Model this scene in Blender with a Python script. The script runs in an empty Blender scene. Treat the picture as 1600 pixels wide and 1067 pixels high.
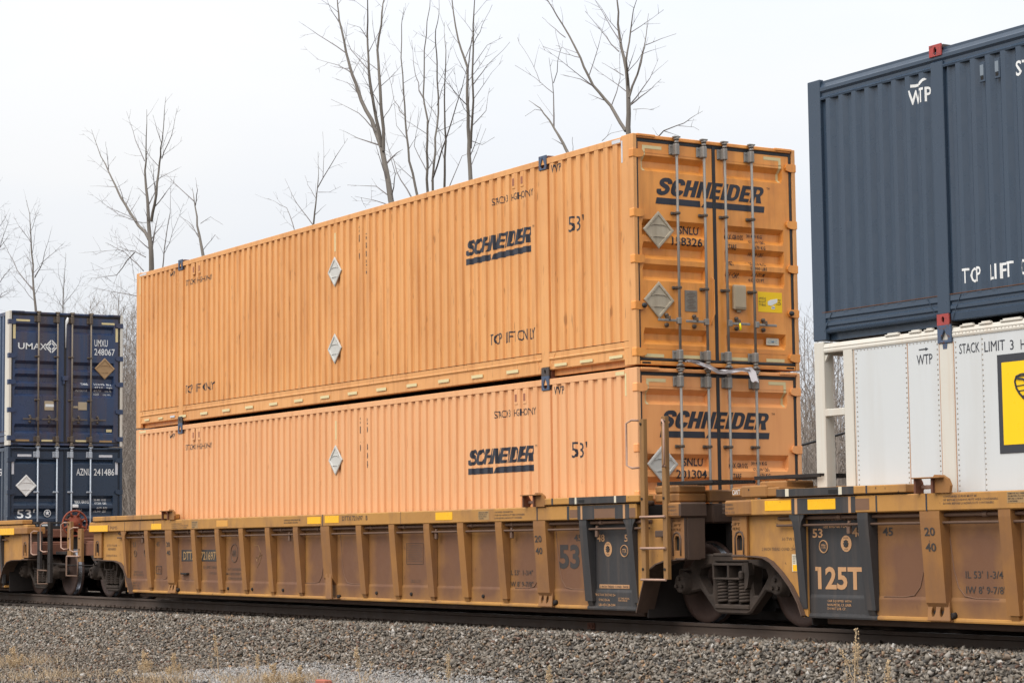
import bpy, bmesh, math, random
import numpy as np
from mathutils import Vector, Matrix
random.seed(7); RNG = np.random.default_rng(11)
SC = bpy.context.scene
COL = SC.collection
R = math.radians

# ------------------------------------------------------------------ camera
CAM_POS = Vector((21.9664, -16.8150, 1.0376))
YAW, PITCH, ROLL, FPX = R(-58.0329), R(5.1749), R(-0.6863), 3406.5
FW = Vector((math.sin(YAW)*math.cos(PITCH), math.cos(YAW)*math.cos(PITCH), math.sin(PITCH)))
_r = Vector((math.cos(YAW), -math.sin(YAW), 0)); _u = _r.cross(FW)
RT = _r*math.cos(ROLL) + _u*math.sin(ROLL)
UP = -_r*math.sin(ROLL) + _u*math.cos(ROLL)
cd = bpy.data.cameras.new('camera'); cam = bpy.data.objects.new('camera', cd); COL.objects.link(cam)
m3 = Matrix((RT, UP, -FW)).transposed()
cam.matrix_world = Matrix.Translation(CAM_POS) @ m3.to_4x4()
cd.sensor_width = 36; cd.lens = 36*FPX/1600; cd.clip_start = .1; cd.clip_end = 2000
cd.dof.use_dof = False
SC.camera = cam

def at(u, v, Y):
    """the point of the vertical plane y=Y that photo pixel u,v looks at"""
    d = FW + RT*((u-800)/FPX) - UP*((v-533.5)/FPX)
    return CAM_POS + d*((Y-CAM_POS.y)/d.y)

# ------------------------------------------------------------------ light
SUN_EL, SUN_DIR = R(50), Vector((0.14, -0.72, 0))
SUN_DIR.normalize()
SUNV = Vector((SUN_DIR.x*math.cos(SUN_EL), SUN_DIR.y*math.cos(SUN_EL), math.sin(SUN_EL)))
w = bpy.data.worlds.new('World'); SC.world = w; w.use_nodes = True
nt = w.node_tree; nt.nodes.clear()
sky = nt.nodes.new('ShaderNodeTexSky'); sky.sky_type = 'NISHITA'; sky.sun_disc = False
sky.sun_elevation = SUN_EL; sky.sun_rotation = math.atan2(SUN_DIR.x, SUN_DIR.y); sky.air_density = 1; sky.dust_density = 3
bg1 = nt.nodes.new('ShaderNodeBackground'); bg1.inputs['Strength'].default_value = .05
nt.links.new(sky.outputs[0], bg1.inputs['Color'])
tc = nt.nodes.new('ShaderNodeTexCoord'); nz = nt.nodes.new('ShaderNodeTexNoise'); nz.inputs['Scale'].default_value = 2.2
nz.inputs['Detail'].default_value = 5; nz.inputs['Roughness'].default_value = .5
mp = nt.nodes.new('ShaderNodeMapping'); mp.inputs['Scale'].default_value = (1, 1, 3)
nt.links.new(tc.outputs['Generated'], mp.inputs[0]); nt.links.new(mp.outputs[0], nz.inputs['Vector'])
cr = nt.nodes.new('ShaderNodeValToRGB')
cr.color_ramp.elements[0].position = .3; cr.color_ramp.elements[0].color = (.87, .92, 1, 1)
cr.color_ramp.elements[1].position = .62; cr.color_ramp.elements[1].color = (.985, .99, 1, 1)
nt.links.new(nz.outputs['Fac'], cr.inputs[0])
bg2 = nt.nodes.new('ShaderNodeBackground')
# overcast sky: luminance rises smoothly with the sine of the elevation from the horizon to the zenith
sx = nt.nodes.new('ShaderNodeSeparateXYZ'); nt.links.new(tc.outputs['Generated'], sx.inputs[0])
mr = nt.nodes.new('ShaderNodeMapRange'); mr.inputs['From Min'].default_value = 0; mr.inputs['From Max'].default_value = 1
mr.inputs['To Min'].default_value = .40; mr.inputs['To Max'].default_value = 1.0
nt.links.new(sx.outputs['Z'], mr.inputs['Value']); nt.links.new(mr.outputs[0], bg2.inputs['Strength'])
nt.links.new(cr.outputs[0], bg2.inputs['Color'])
add = nt.nodes.new('ShaderNodeMixShader'); add.inputs[0].default_value = .93     # overcast deck over the clear sky
out = nt.nodes.new('ShaderNodeOutputWorld')
nt.links.new(bg1.outputs[0], add.inputs[1]); nt.links.new(bg2.outputs[0], add.inputs[2]); nt.links.new(add.outputs[0], out.inputs[0])
sd = bpy.data.lights.new('sun', 'SUN'); sun = bpy.data.objects.new('sun', sd); COL.objects.link(sun)
sd.energy = 1.4; sd.angle = R(55); sd.color = (1, .965, .91)
sun.rotation_euler = SUNV.to_track_quat('Z', 'Y').to_euler()
SC.view_settings.view_transform = 'Standard'; SC.view_settings.look = 'None'
SC.view_settings.gamma = 1; SC.view_settings.exposure = 1.02; SC.view_settings.use_curve_mapping = False

# ------------------------------------------------------------------ helpers
def lin(r, g, b, k=1.0):
    f = lambda c: ((c/255+.055)/1.055)**2.4 if c > 10.3 else c/255/12.92
    return (f(r)*k, f(g)*k, f(b)*k, 1)

class MB:
    """collects shapes; build() links them as ONE mesh object"""
    def __init__(s): s.v = []; s.f = []; s.m = []; s.sm = []
    def add(s, vs, fs, m=0, smooth=False):
        o = len(s.v); s.v += [tuple(p) for p in vs]
        for f in fs: s.f.append([i+o for i in f]); s.m.append(m); s.sm.append(smooth)
        return s
    def box(s, x0, x1, y0, y1, z0, z1, b=0, m=0):
        if x0 > x1: x0, x1 = x1, x0
        if y0 > y1: y0, y1 = y1, y0
        if z0 > z1: z0, z1 = z1, z0
        if b <= 0:
            vs = [(x, y, z) for x in (x0, x1) for y in (y0, y1) for z in (z0, z1)]
            return s.add(vs, [(0,1,3,2),(4,6,7,5),(0,4,5,1),(2,3,7,6),(0,2,6,4),(1,5,7,3)], m)
        lo, hi = (x0, y0, z0), (x1, y1, z1); b = min(b, *(.45*(hi[i]-lo[i]) for i in range(3)))
        vs = []; idx = {}
        for sx in (0, 1):
            for sy in (0, 1):
                for sz in (0, 1):
                    sg = (sx, sy, sz)
                    for ax in range(3):
                        p = []
                        for i in range(3):
                            e = (lo[i], hi[i])[sg[i]]
                            p.append(e if i == ax else e + (b if sg[i] == 0 else -b))
                        idx[(sg, ax)] = len(vs); vs.append(p)
        fs = []
        for ax in range(3):
            o1, o2 = [i for i in range(3) if i != ax]
            for k in (0, 1):
                q = []
                for a, c in ((0,0),(1,0),(1,1),(0,1)):
                    sg = [0,0,0]; sg[ax] = k; sg[o1] = a; sg[o2] = c; q.append(idx[(tuple(sg), ax)])
                fs.append(q)
            for a in (0, 1):
                for c in (0, 1):
                    g0 = [0,0,0]; g1 = [0,0,0]; g0[o1] = g1[o1] = a; g0[o2] = g1[o2] = c; g0[ax] = 0; g1[ax] = 1
                    fs.append([idx[(tuple(g0), o1)], idx[(tuple(g1), o1)], idx[(tuple(g1), o2)], idx[(tuple(g0), o2)]])
        for sx in (0, 1):
            for sy in (0, 1):
                for sz in (0, 1): fs.append([idx[((sx, sy, sz), a)] for a in range(3)])
        return s.add(vs, fs, m)
    def prism(s, poly, ax, a, b, m=0):
        """2D polygon in the two axes other than ax (in x,y,z order), extruded along ax from a to b"""
        n = len(poly); vs = []
        for t in (a, b):
            for p in poly:
                q = list(p); q.insert(ax, t); vs.append(q)
        fs = [list(range(n))[::-1], list(range(n, 2*n))] + [[i, (i+1) % n, n+(i+1) % n, n+i] for i in range(n)]
        return s.add(vs, fs, m)
    def tube(s, pts, r, n=6, m=0, cap=True, smooth=True):
        pts = [Vector(p) for p in pts]; k = len(pts)
        rs = r if isinstance(r, (list, tuple)) else [r]*k
        vs = []; ref = None
        for i, p in enumerate(pts):
            t = (pts[min(i+1, k-1)] - pts[max(i-1, 0)])
            t = t.normalized() if t.length > 1e-9 else Vector((0, 0, 1))
            if ref is None: ref = t.orthogonal().normalized()
            ref = (ref - t*ref.dot(t)); ref = ref.normalized() if ref.length > 1e-6 else t.orthogonal().normalized()
            bi = t.cross(ref)
            for j in range(n):
                a = 2*math.pi*j/n; vs.append(p + ref*(rs[i]*math.cos(a)) + bi*(rs[i]*math.sin(a)))
        fs = [[i*n+j, i*n+(j+1) % n, (i+1)*n+(j+1) % n, (i+1)*n+j] for i in range(k-1) for j in range(n)]
        s.add(vs, fs, m, smooth)
        if cap and n > 2:
            o = len(s.v)-len(vs)
            for q in ([o+j for j in range(n)][::-1], [o+(k-1)*n+j for j in range(n)]): s.f.append(q); s.m.append(m); s.sm.append(False)
        return s
    def lathe(s, prof, c, ax='y', n=24, m=0, smooth=True):
        """prof: (radius, offset along the axis); rings about the point c"""
        vs = []; k = len(prof); c = Vector(c)
        for rr, h in prof:
            for j in range(n):
                a = 2*math.pi*j/n; p, q = rr*math.cos(a), rr*math.sin(a)
                vs.append(c + Vector({'y': (p, h, q), 'x': (h, p, q), 'z': (p, q, h)}[ax]))
        fs = [[i*n+j, i*n+(j+1) % n, (i+1)*n+(j+1) % n, (i+1)*n+j] for i in range(k-1) for j in range(n)]
        return s.add(vs, fs, m, smooth)
    def grid(s, P, m=0, smooth=False):
        """P[i][j] points"""
        a, b = len(P), len(P[0])
        return s.add([p for row in P for p in row], [[i*b+j, i*b+j+1, (i+1)*b+j+1, (i+1)*b+j] for i in range(a-1) for j in range(b-1)], m, smooth)
    def mesh(s, me, M=None, m=0):
        vs = [(M @ v.co if M else v.co) for v in me.vertices]
        return s.add(vs, [list(p.vertices) for p in me.polygons], m)
    def mirror_y(s):
        r = MB(); r.v = [(x, -y, z) for x, y, z in s.v]; r.f = [f[::-1] for f in s.f]; r.m = list(s.m); r.sm = list(s.sm); return r
    def build(s, name, mats, parent=None, recalc=True):
        if not isinstance(mats, (list, tuple)): mats = [mats]
        o3 = ORG.get(parent.name, Vector((0, 0, 0))) if parent else Vector((0, 0, 0))
        me = bpy.data.meshes.new(name)
        v = np.array(s.v, dtype=np.float64).reshape(-1, 3) - np.array(o3)
        me.from_pydata(v.tolist(), [], s.f)
        for mt in mats: me.materials.append(mt)
        me.polygons.foreach_set('material_index', s.m); me.polygons.foreach_set('use_smooth', s.sm)
        if recalc:
            bm = bmesh.new(); bm.from_mesh(me); bmesh.ops.recalc_face_normals(bm, faces=bm.faces); bm.to_mesh(me); bm.free()
        me.update()
        ob = bpy.data.objects.new(name, me); COL.objects.link(ob)
        if parent: ob.parent = parent; ORG[ob.name] = o3
        return ob
ORG = {}
def thing(name, loc, label, cat, group=None):
    o = bpy.data.objects.new(name, None); COL.objects.link(o); o.location = loc; o.empty_display_size = .2
    ORG[o.name] = Vector(loc); o['label'] = label; o['category'] = cat
    if group: o['group'] = group
    return o
def tag(o, label, cat, group=None):
    o['label'] = label; o['category'] = cat
    if group: o['group'] = group
    return o
def box(name, mt, parent, *a, b=.006): return MB().box(*a, b=b).build(name, mt, parent)

def plate(outline, holes=(), th=.02, bevel=0):
    """flat plate with holes as a mesh: outline in x,y, thickness along z from -th/2 to th/2"""
    cu = bpy.data.curves.new('plate', 'CURVE'); cu.dimensions = '2D'; cu.fill_mode = 'BOTH'; cu.extrude = th/2; cu.bevel_depth = bevel; cu.bevel_resolution = 0
    if bevel: cu.offset = -bevel
    for poly in [outline, *holes]:
        sp = cu.splines.new('POLY'); sp.points.add(len(poly)-1); sp.use_cyclic_u = True
        for i, p in enumerate(poly): sp.points[i].co = (p[0], p[1], 0, 1)
    ob = bpy.data.objects.new('plate', cu); me = bpy.data.meshes.new_from_object(ob)
    bpy.data.objects.remove(ob); bpy.data.curves.remove(cu); return me
def circ(cx, cy, rx, ry=None, n=16, a0=0): 
    ry = rx if ry is None else ry
    return [(cx+rx*math.cos(a0+2*math.pi*i/n), cy+ry*math.sin(a0+2*math.pi*i/n)) for i in range(n)]

# text ---------------------------------------------------------------------------------------
def text2d(body, h, width=None, bold=0, shear=0, res=2, spacing=1.0, cuts_u=(), cuts_v=()):
    """flat lettering, cap height h, lower left at 0,0; returns verts [(u,v)], faces. cuts split it where the surface folds"""
    cu = bpy.data.curves.new('txt', 'FONT'); cu.body = body; cu.size = 1; cu.offset = bold; cu.shear = shear
    cu.resolution_u = res; cu.space_character = spacing; cu.fill_mode = 'FRONT'
    ob = bpy.data.objects.new('txt', cu); me = bpy.data.meshes.new_from_object(ob)
    bpy.data.objects.remove(ob); bpy.data.curves.remove(cu)
    bm = bmesh.new(); bm.from_mesh(me); bpy.data.meshes.remove(me)
    if not bm.verts: bm.free(); return [], []
    xs = [v.co.x for v in bm.verts]; ys = [v.co.y for v in bm.verts]
    x0, x1, y0, y1 = min(xs), max(xs), min(ys), max(ys)
    sy = h/(y1-y0); sx = width/(x1-x0) if width else sy
    for v in bm.verts: v.co = ((v.co.x-x0)*sx, (v.co.y-y0)*sy, 0)
    return split2d(bm, cuts_u, cuts_v)
def split2d(bm, cuts_u=(), cuts_v=()):
    for cs, no in ((cuts_u, (1, 0, 0)), (cuts_v, (0, 1, 0))):
        for c in cs:
            co = (c, 0, 0) if no[0] else (0, c, 0)
            bmesh.ops.bisect_plane(bm, geom=bm.verts[:]+bm.edges[:]+bm.faces[:], dist=1e-5, plane_co=co, plane_no=no)
    bm.verts.index_update()
    vs = [(v.co.x, v.co.y) for v in bm.verts]; fs = [[v.index for v in f.verts] for f in bm.faces]
    bm.free(); return vs, fs
def poly2d(polys, cuts_u=(), cuts_v=()):
    bm = bmesh.new()
    for p in polys: bm.faces.new([bm.verts.new((a, b, 0)) for a, b in p])
    return split2d(bm, cuts_u, cuts_v)

def stroke_poly(pts, hw):
    pts = [Vector((a, b)) for a, b in pts]; l, r = [], []
    for i, p in enumerate(pts):
        t = (pts[min(i+1, len(pts)-1)]-pts[max(i-1, 0)]).normalized(); n = Vector((-t.y, t.x))
        l.append(tuple(p+n*hw)); r.append(tuple(p-n*hw))
    return l+r[::-1]
def smooth2(pts, n=4):
    """Catmull-Rom through the points"""
    o = []; P = [pts[0], *pts, pts[-1]]
    for i in range(1, len(P)-2):
        for k in range(n):
            t = k/n; o.append(tuple(.5*(2*P[i][c]+(P[i+1][c]-P[i-1][c])*t+(2*P[i-1][c]-5*P[i][c]+4*P[i+1][c]-P[i+2][c])*t*t+(3*P[i][c]-P[i-1][c]-3*P[i+1][c]+P[i+2][c])*t**3) for c in (0, 1)))
    return o+[pts[-1]]
def heavy_letters(word, h, width, shear, cuts_u=(), cuts_v=()):
    """heavy slanted block capitals for the company name"""
    w, s = .66, .245; hb = .205
    S = stroke_poly(smooth2([(.585, .67), (.56, .80), (.45, .895), (.32, .905), (.18, .88), (.115, .76), (.17, .63), (.32, .545), (.46, .465), (.53, .34), (.49, .18), (.36, .10), (.22, .095), (.10, .16), (.065, .33)]), .122)
    Cc = stroke_poly(smooth2([(.575, .66), (.54, .80), (.43, .895), (.30, .90), (.17, .83), (.11, .66), (.105, .5), (.11, .34), (.17, .17), (.30, .10), (.43, .105), (.54, .20), (.575, .34)]), .122)
    arc = lambda cx, cy, rx, ry, a0, a1, n=7: [(cx+rx*math.cos(R(a0+(a1-a0)*i/n)), cy+ry*math.sin(R(a0+(a1-a0)*i/n))) for i in range(n+1)]
    G = {'S': (S, None, w), 'C': (Cc, None, w),
         'H': ([(0, 0), (s, 0), (s, .40), (w-s, .40), (w-s, 0), (w, 0), (w, 1), (w-s, 1), (w-s, .60), (s, .60), (s, 1), (0, 1)], None, w),
         'N': ([(0, 0), (s*.9, 0), (s*.9, .58), (w-s*1.05, 0), (w, 0), (w, 1), (w-s*.9, 1), (w-s*.9, .42), (s*1.05, 1), (0, 1)], None, w),
         'E': ([(0, 0), (.56, 0), (.56, hb), (s, hb), (s, .41), (.52, .41), (.52, .59), (s, .59), (s, 1-hb), (.56, 1-hb), (.56, 1), (0, 1)], None, .56),
         'I': ([(0, 0), (s, 0), (s, 1), (0, 1)], None, s),
         'D': ([(0, 0), *arc(.33, .34, .33, .34, -90, 0), *arc(.33, .66, .33, .34, 0, 90), (0, 1)], [(s, hb), *arc(.30, .34, .15, .16, -90, 0, 4), *arc(.30, .66, .15, .16, 0, 90, 4), (s, 1-hb)], w),
         'R': ([(0, 0), (s, 0), (s, .37), (.30, .37), (w-s*1.1, 0), (w+.02, 0), (.53, .42), *arc(.40, .70, .25, .30, -45, 90), (0, 1)], [(s, .54), *arc(.36, .68, .09, .135, -90, 90, 6), (s, .82)], w)}
    x = 0; cu = bpy.data.curves.new('plate', 'CURVE'); cu.dimensions = '2D'; cu.fill_mode = 'FRONT'
    for ch in word:
        o, hole, wd = G[ch]
        for poly in ([o] if hole is None else [o, hole]):
            sp = cu.splines.new('POLY'); sp.points.add(len(poly)-1); sp.use_cyclic_u = True
            for i, (a, b) in enumerate(poly): sp.points[i].co = (x+a+b*shear, b, 0, 1)
        x += wd+.075
    ob = bpy.data.objects.new('plate', cu); me = bpy.data.meshes.new_from_object(ob); bpy.data.objects.remove(ob); bpy.data.curves.remove(cu)
    bm = bmesh.new(); bm.from_mesh(me); bpy.data.meshes.remove(me)
    k = width/(x-.075+shear)
    for v in bm.verts: v.co = (v.co.x*k, v.co.y*h, 0)
    return split2d(bm, cuts_u, cuts_v)
# ------------------------------------------------------------------ materials
def mat(name, c, c2=None, var=.5, vscale=1.5, streak=None, samt=.5, sscale=(9, 9, .5), specks=None, spos=.68, spscale=(30, 30, 4), spw=.06, spa=.85, rough=.5, bump=.0, bscale=60, metal=0, spec=.4, grime=None, gamt=.5, gscale=.9):
    """painted or bare surface: base c, slow change to c2, vertical run marks, small dark specks, fine relief"""
    mt = bpy.data.materials.new(name); mt.use_nodes = True; nt = mt.node_tree; N = nt.nodes; L = nt.links
    p = N['Principled BSDF']; p.inputs['Roughness'].default_value = rough; p.inputs['Metallic'].default_value = metal
    p.inputs['Specular IOR Level'].default_value = spec
    g = N.new('ShaderNodeNewGeometry')
    def noise(scale, detail=4, mapping=None, off=0):
        n = N.new('ShaderNodeTexNoise'); n.inputs['Scale'].default_value = scale; n.inputs['Detail'].default_value = detail; n.inputs['Roughness'].default_value = .6
        mp = N.new('ShaderNodeMapping'); mp.inputs['Location'].default_value = (off, off*.7, off*.3)
        if mapping: mp.inputs['Scale'].default_value = mapping
        L.new(g.outputs['Position'], mp.inputs[0]); L.new(mp.outputs[0], n.inputs['Vector']); return n.outputs['Fac']
    def ramp(src, a, b, v0=0, v1=1):
        m = N.new('ShaderNodeMapRange'); m.inputs['From Min'].default_value = a; m.inputs['From Max'].default_value = b
        m.inputs['To Min'].default_value = v0; m.inputs['To Max'].default_value = v1; L.new(src, m.inputs['Value']); return m.outputs[0]
    def mix(fac, a, b):
        m = N.new('ShaderNodeMix'); m.data_type = 'RGBA'
        if isinstance(fac, float): m.inputs[0].default_value = fac
        else: L.new(fac, m.inputs[0])
        for i, x in ((6, a), (7, b)):
            if isinstance(x, tuple): m.inputs[i].default_value = x
            else: L.new(x, m.inputs[i])
        return m.outputs[2]
    col = c
    if c2: col = mix(ramp(noise(vscale, 5), .5-.28, .5+.28, 0, var), col, c2)
    if streak: col = mix(ramp(noise(1, 4, sscale, 3), .48, .75, 0, samt), col, streak)
    if grime: col = mix(ramp(noise(gscale, 7, None, 9), .45, .7, 0, gamt), col, grime)
    if specks: col = mix(ramp(noise(1, 2, spscale, 17), spos, spos+spw, 0, spa), col, specks)
    if isinstance(col, tuple): p.inputs['Base Color'].default_value = col
    else: L.new(col, p.inputs['Base Color'])
    rn = ramp(noise(6, 3, None, 5), .3, .7, max(.05, rough-.08), min(1, rough+.12)); L.new(rn, p.inputs['Roughness'])
    if bump:
        b = N.new('ShaderNodeBump'); b.inputs['Strength'].default_value = bump; b.inputs['Distance'].default_value = .01
        L.new(noise(bscale, 3), b.inputs['Height']); L.new(b.outputs[0], p.inputs['Normal'])
    return mt
O_UP = mat('orange_paint', lin(231, 169, 106, .87), lin(226, 158, 94, .86), vscale=.8, streak=lin(186, 118, 60, .8), samt=.6, sscale=(8, 8, .55), grime=lin(206, 142, 84, .85), gamt=.5, gscale=.7, specks=lin(118, 76, 44), spos=.645, spw=.09, spa=.5, spscale=(17, 17, 3), rough=.5, bump=.04, bscale=9)
O_LO = mat('faded_orange_paint', lin(234, 176, 126, .88), lin(231, 167, 112, .87), vscale=.8, streak=lin(206, 136, 80, .83), samt=.42, sscale=(8, 8, .55), specks=lin(140, 92, 56), spos=.70, spw=.1, spa=.45, spscale=(17, 17, 3), rough=.5, bump=.04, bscale=9)
O_DUP = mat('orange_door_paint', lin(238, 162, 80, .94), lin(224, 136, 50, .92), vscale=1.2, streak=lin(150, 92, 48), samt=.5, sscale=(5, 5, .7), specks=lin(80, 50, 34), spos=.76, spscale=(9, 9, 2), rough=.36, grime=lin(172, 92, 36), gamt=.55, spec=.5)
O_DLO = mat('faded_orange_door_paint', lin(240, 168, 104, .95), lin(232, 154, 90, .93), vscale=1.2, streak=lin(200, 118, 64), samt=.35, sscale=(5, 5, .7), rough=.36, specks=lin(110, 66, 40), spos=.83, spscale=(9, 9, 3), spec=.5)
GASKET = mat('black_rubber', (.022, .023, .026, 1), (.035, .034, .033, 1), rough=.55)
STEEL = mat('galvanised_steel', lin(156, 152, 146, .8), lin(126, 119, 110, .78), vscale=4, streak=lin(110, 90, 72), samt=.5, sscale=(14, 14, 2), rough=.45, metal=.1)
STEEL_DK = mat('weathered_steel', lin(112, 100, 88, .8), lin(82, 68, 58, .8), vscale=6, rough=.55, metal=.3)
PLACARD = mat('placard_aluminium', lin(196, 184, 162, .85), lin(168, 152, 128, .8), vscale=5, streak=lin(120, 102, 82), samt=.45, rough=.5, metal=.0)
PLACARD_W = mat('pale_placard', lin(208, 206, 200, .85), lin(186, 182, 172, .85), vscale=5, rough=.45)
BOXBEIGE = mat('beige_document_box', lin(186, 168, 140, .85), lin(160, 142, 116, .85), vscale=5, rough=.5)
INK = mat('navy_black_ink', lin(44, 46, 56, .9), lin(60, 62, 70, .9), vscale=2, rough=.45)
INK_FADE = mat('worn_dark_ink', lin(84, 66, 54), lin(112, 84, 62), vscale=9, rough=.55)
WHITE_INK = mat('white_lettering', lin(238, 238, 236, .88), lin(214, 214, 212, .88), vscale=8, rough=.45)
CREAM = mat('cream_reflective_tape', lin(226, 208, 158, .9), lin(206, 186, 132, .9), vscale=14, specks=lin(140, 110, 70), spos=.72, spscale=(30, 30, 30), rough=.35)
WHITETAPE = mat('white_reflective_tape', lin(214, 214, 218, .9), lin(180, 180, 186, .9), vscale=14, rough=.35)
BLUE = mat('blue_casting_paint', lin(80, 100, 130, .72), lin(84, 86, 94, .7), vscale=8, specks=lin(96, 66, 52), spos=.58, spscale=(25, 25, 25), rough=.5)
RED = mat('red_casting_paint', lin(190, 76, 72, .76), lin(132, 66, 60, .74), vscale=8, specks=lin(84, 58, 56), spos=.58, spscale=(25, 25, 25), rough=.5)
DARKCAST = mat('dark_casting', lin(84, 76, 72, .8), lin(60, 52, 48, .8), vscale=8, rough=.6)
BLACKHOLE = mat('unlit_recess', (.012, .011, .010, 1), rough=.8)
SLATE = mat('slate_blue_paint', lin(60, 76, 94, .76), lin(54, 68, 86, .76), vscale=.7, streak=lin(58, 68, 82), samt=.4, rough=.30, specks=lin(120, 80, 60), spos=.86, spscale=(12, 12, 6), bump=.03, bscale=9, spec=.5)
NAVY = mat('navy_container_paint', lin(52, 70, 104, .8), lin(46, 60, 88, .8), vscale=1.0, streak=lin(92, 68, 52), samt=.85, sscale=(2.2, 3.2, .22), rough=.30, specks=lin(150, 150, 150), spos=.86, spscale=(9, 9, 9), grime=lin(58, 58, 64), gamt=.4, spec=.5)
NAVY_S = mat('navy_side_paint', lin(66, 84, 112, .86), lin(54, 70, 98, .86), vscale=1.0, rough=.30, spec=.5)
TEAL = mat('blue_grey_container_paint', lin(45, 60, 80, .8), lin(40, 53, 71, .8), vscale=1.2, streak=lin(40, 52, 68), samt=.4, rough=.30, spec=.5)
CWHITE = mat('white_container_paint', lin(212, 214, 214, .86), lin(202, 204, 203, .86), vscale=.8, streak=lin(192, 188, 180, .86), samt=.35, sscale=(4, 4, .3), rough=.42, bump=.02, bscale=5)
CREAMPAINT = mat('cream_frame_paint', lin(216, 211, 200, .86), lin(206, 198, 184, .86), vscale=1.4, streak=lin(190, 160, 132), samt=.35, rough=.42)
RIVET = mat('dark_rivet', lin(160, 150, 138, .9), rough=.5)
RUSTLINE = mat('rust_seam', lin(164, 126, 100), lin(190, 164, 140), vscale=9, rough=.7)
YELLOW = mat('yellow_decal', lin(250, 204, 6, .92), lin(244, 196, 4, .92), vscale=4, rough=.35)
REFL_Y = mat('yellow_reflector', lin(250, 188, 20, .92), lin(240, 172, 16, .9), vscale=9, rough=.3, specks=lin(190, 130, 50), spos=.7, spscale=(30, 30, 30))
REFL_F = mat('faded_reflector', lin(222, 160, 70, .9), lin(206, 146, 68, .9), vscale=9, rough=.4)
BLACKPANEL = mat('black_decal', lin(52, 53, 58), lin(58, 59, 64), vscale=3, rough=.4)
# well car
OCHRE = mat('ochre_rail_paint', lin(200, 146, 74, .79), lin(174, 122, 62, .74), vscale=1.6, streak=lin(118, 84, 60), samt=.75, sscale=(2.4, 2.4, 1.2), rough=.6, grime=lin(124, 90, 66), gamt=.28, specks=lin(60, 46, 38), spos=.71, spscale=(16, 16, 9), bump=.03)
OCHRE_RIB = mat('ochre_rib_paint', lin(178, 124, 64, .73), lin(142, 98, 58, .68), vscale=2.2, streak=lin(118, 84, 58), samt=.6, sscale=(7, 7, .9), rough=.6, grime=lin(108, 77, 58), gamt=.6, specks=lin(70, 52, 40), spos=.76, spscale=(20, 20, 12), bump=.03)
CHAR = mat('charcoal_patch_paint', lin(58, 58, 60, .75), lin(68, 63, 60, .72), vscale=2.2, streak=lin(86, 74, 66), samt=.5, rough=.55, specks=lin(170, 170, 165), spos=.88, spscale=(22, 22, 22))
BROWNSTEEL = mat('dusty_brown_steel', lin(98, 76, 62, .8), lin(74, 58, 50, .75), vscale=3, streak=lin(64, 52, 46), samt=.5, rough=.75, bump=.06)
RUSTSTEEL = mat('rusty_steel', lin(128, 80, 58, .75), lin(88, 58, 46, .75), vscale=5, streak=lin(70, 50, 42), samt=.5, rough=.75, bump=.08)
BLACKSTEEL = mat('sooty_steel', lin(54, 46, 42, .6), lin(38, 33, 31, .65), vscale=5, rough=.8, bump=.08)
TRUCKMAT = mat('dusty_cast_steel', lin(86, 72, 62, .62), lin(60, 50, 44, .6), vscale=4, grime=lin(44, 38, 34, .7), gamt=.7, gscale=5, rough=.85, bump=.12)
WHEELMAT = mat('brown_wheel_steel', lin(80, 58, 49, .68), lin(60, 46, 40, .66), vscale=6, rough=.65, bump=.05)
TREAD = mat('polished_tread', lin(150, 152, 158, .8), lin(110, 108, 108, .8), vscale=9, rough=.25, metal=.9)
REDRUST = mat('red_oxide_paint', lin(150, 70, 44, .8), lin(112, 56, 40, .8), vscale=8, rough=.65)
DUSTYGREY = mat('dusty_pipe', lin(124, 96, 78, .75), lin(94, 70, 57, .72), vscale=5, rough=.7)
WPRINT = mat('worn_grey_print', lin(88, 74, 64, .9), lin(116, 90, 70, .85), vscale=8, rough=.6)
WPRINT_DK = mat('dark_grey_print', lin(62, 58, 56, .8), lin(72, 64, 60, .8), vscale=6, rough=.6)
PEACH = mat('peach_print', lin(204, 156, 112, .8), lin(184, 136, 92, .8), vscale=8, rough=.6)
LIGHTSTRIPE = mat('cream_stripe', lin(226, 218, 196, .85), lin(204, 186, 156, .8), vscale=10, rough=.55)
BROWNPATCH = mat('brown_dirt_patch', lin(132, 98, 74, .8), lin(112, 82, 64, .8), vscale=6, rough=.7)
LABELTAN = mat('tan_stencil_label', lin(176, 142, 96, .8), lin(158, 124, 82, .8), vscale=8, rough=.6)
TAGRUST = mat('rusty_tag', lin(176, 112, 84, .8), lin(132, 84, 64, .8), vscale=20, rough=.6)
DIRTLINE = mat('seam_dirt', lin(112, 72, 46, .8), lin(150, 98, 60, .8), vscale=12, rough=.8)
PLATEGREY = mat('grey_data_plate', lin(142, 134, 122, .85), lin(118, 108, 96, .8), vscale=9, rough=.5)
PLASTIC = mat('dirty_white_plastic', lin(236, 228, 228, .9), lin(214, 202, 200, .9), vscale=12, rough=.4)
SEALY = mat('bright_yellow_seal', lin(250, 230, 20, .95), rough=.35)
RAILSIDE = mat('brown_rail_web', lin(94, 79, 69, .85), lin(76, 64, 56, .82), vscale=1.4, streak=lin(94, 70, 54), samt=.4, rough=.7, bump=.06, sscale=(1.5, 1.5, 6))
RAILTOP = mat('polished_rail_head', lin(190, 192, 198, .9), lin(150, 150, 154, .9), vscale=3, rough=.14, metal=1)
TIEMAT = mat('weathered_timber', lin(78, 68, 60, .8), lin(58, 50, 45, .8), vscale=4, streak=lin(40, 35, 32), samt=.6, sscale=(2, 20, 20), rough=.9, bump=.2)
BARK = mat('grey_bark', lin(140, 132, 123, .68), lin(104, 95, 88, .62), vscale=2.5, rough=.9, bump=.2, bscale=30)
TWIG = mat('dark_twig_bark', lin(142, 134, 131, .7), lin(114, 107, 106, .68), vscale=1.5, rough=.9)
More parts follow.
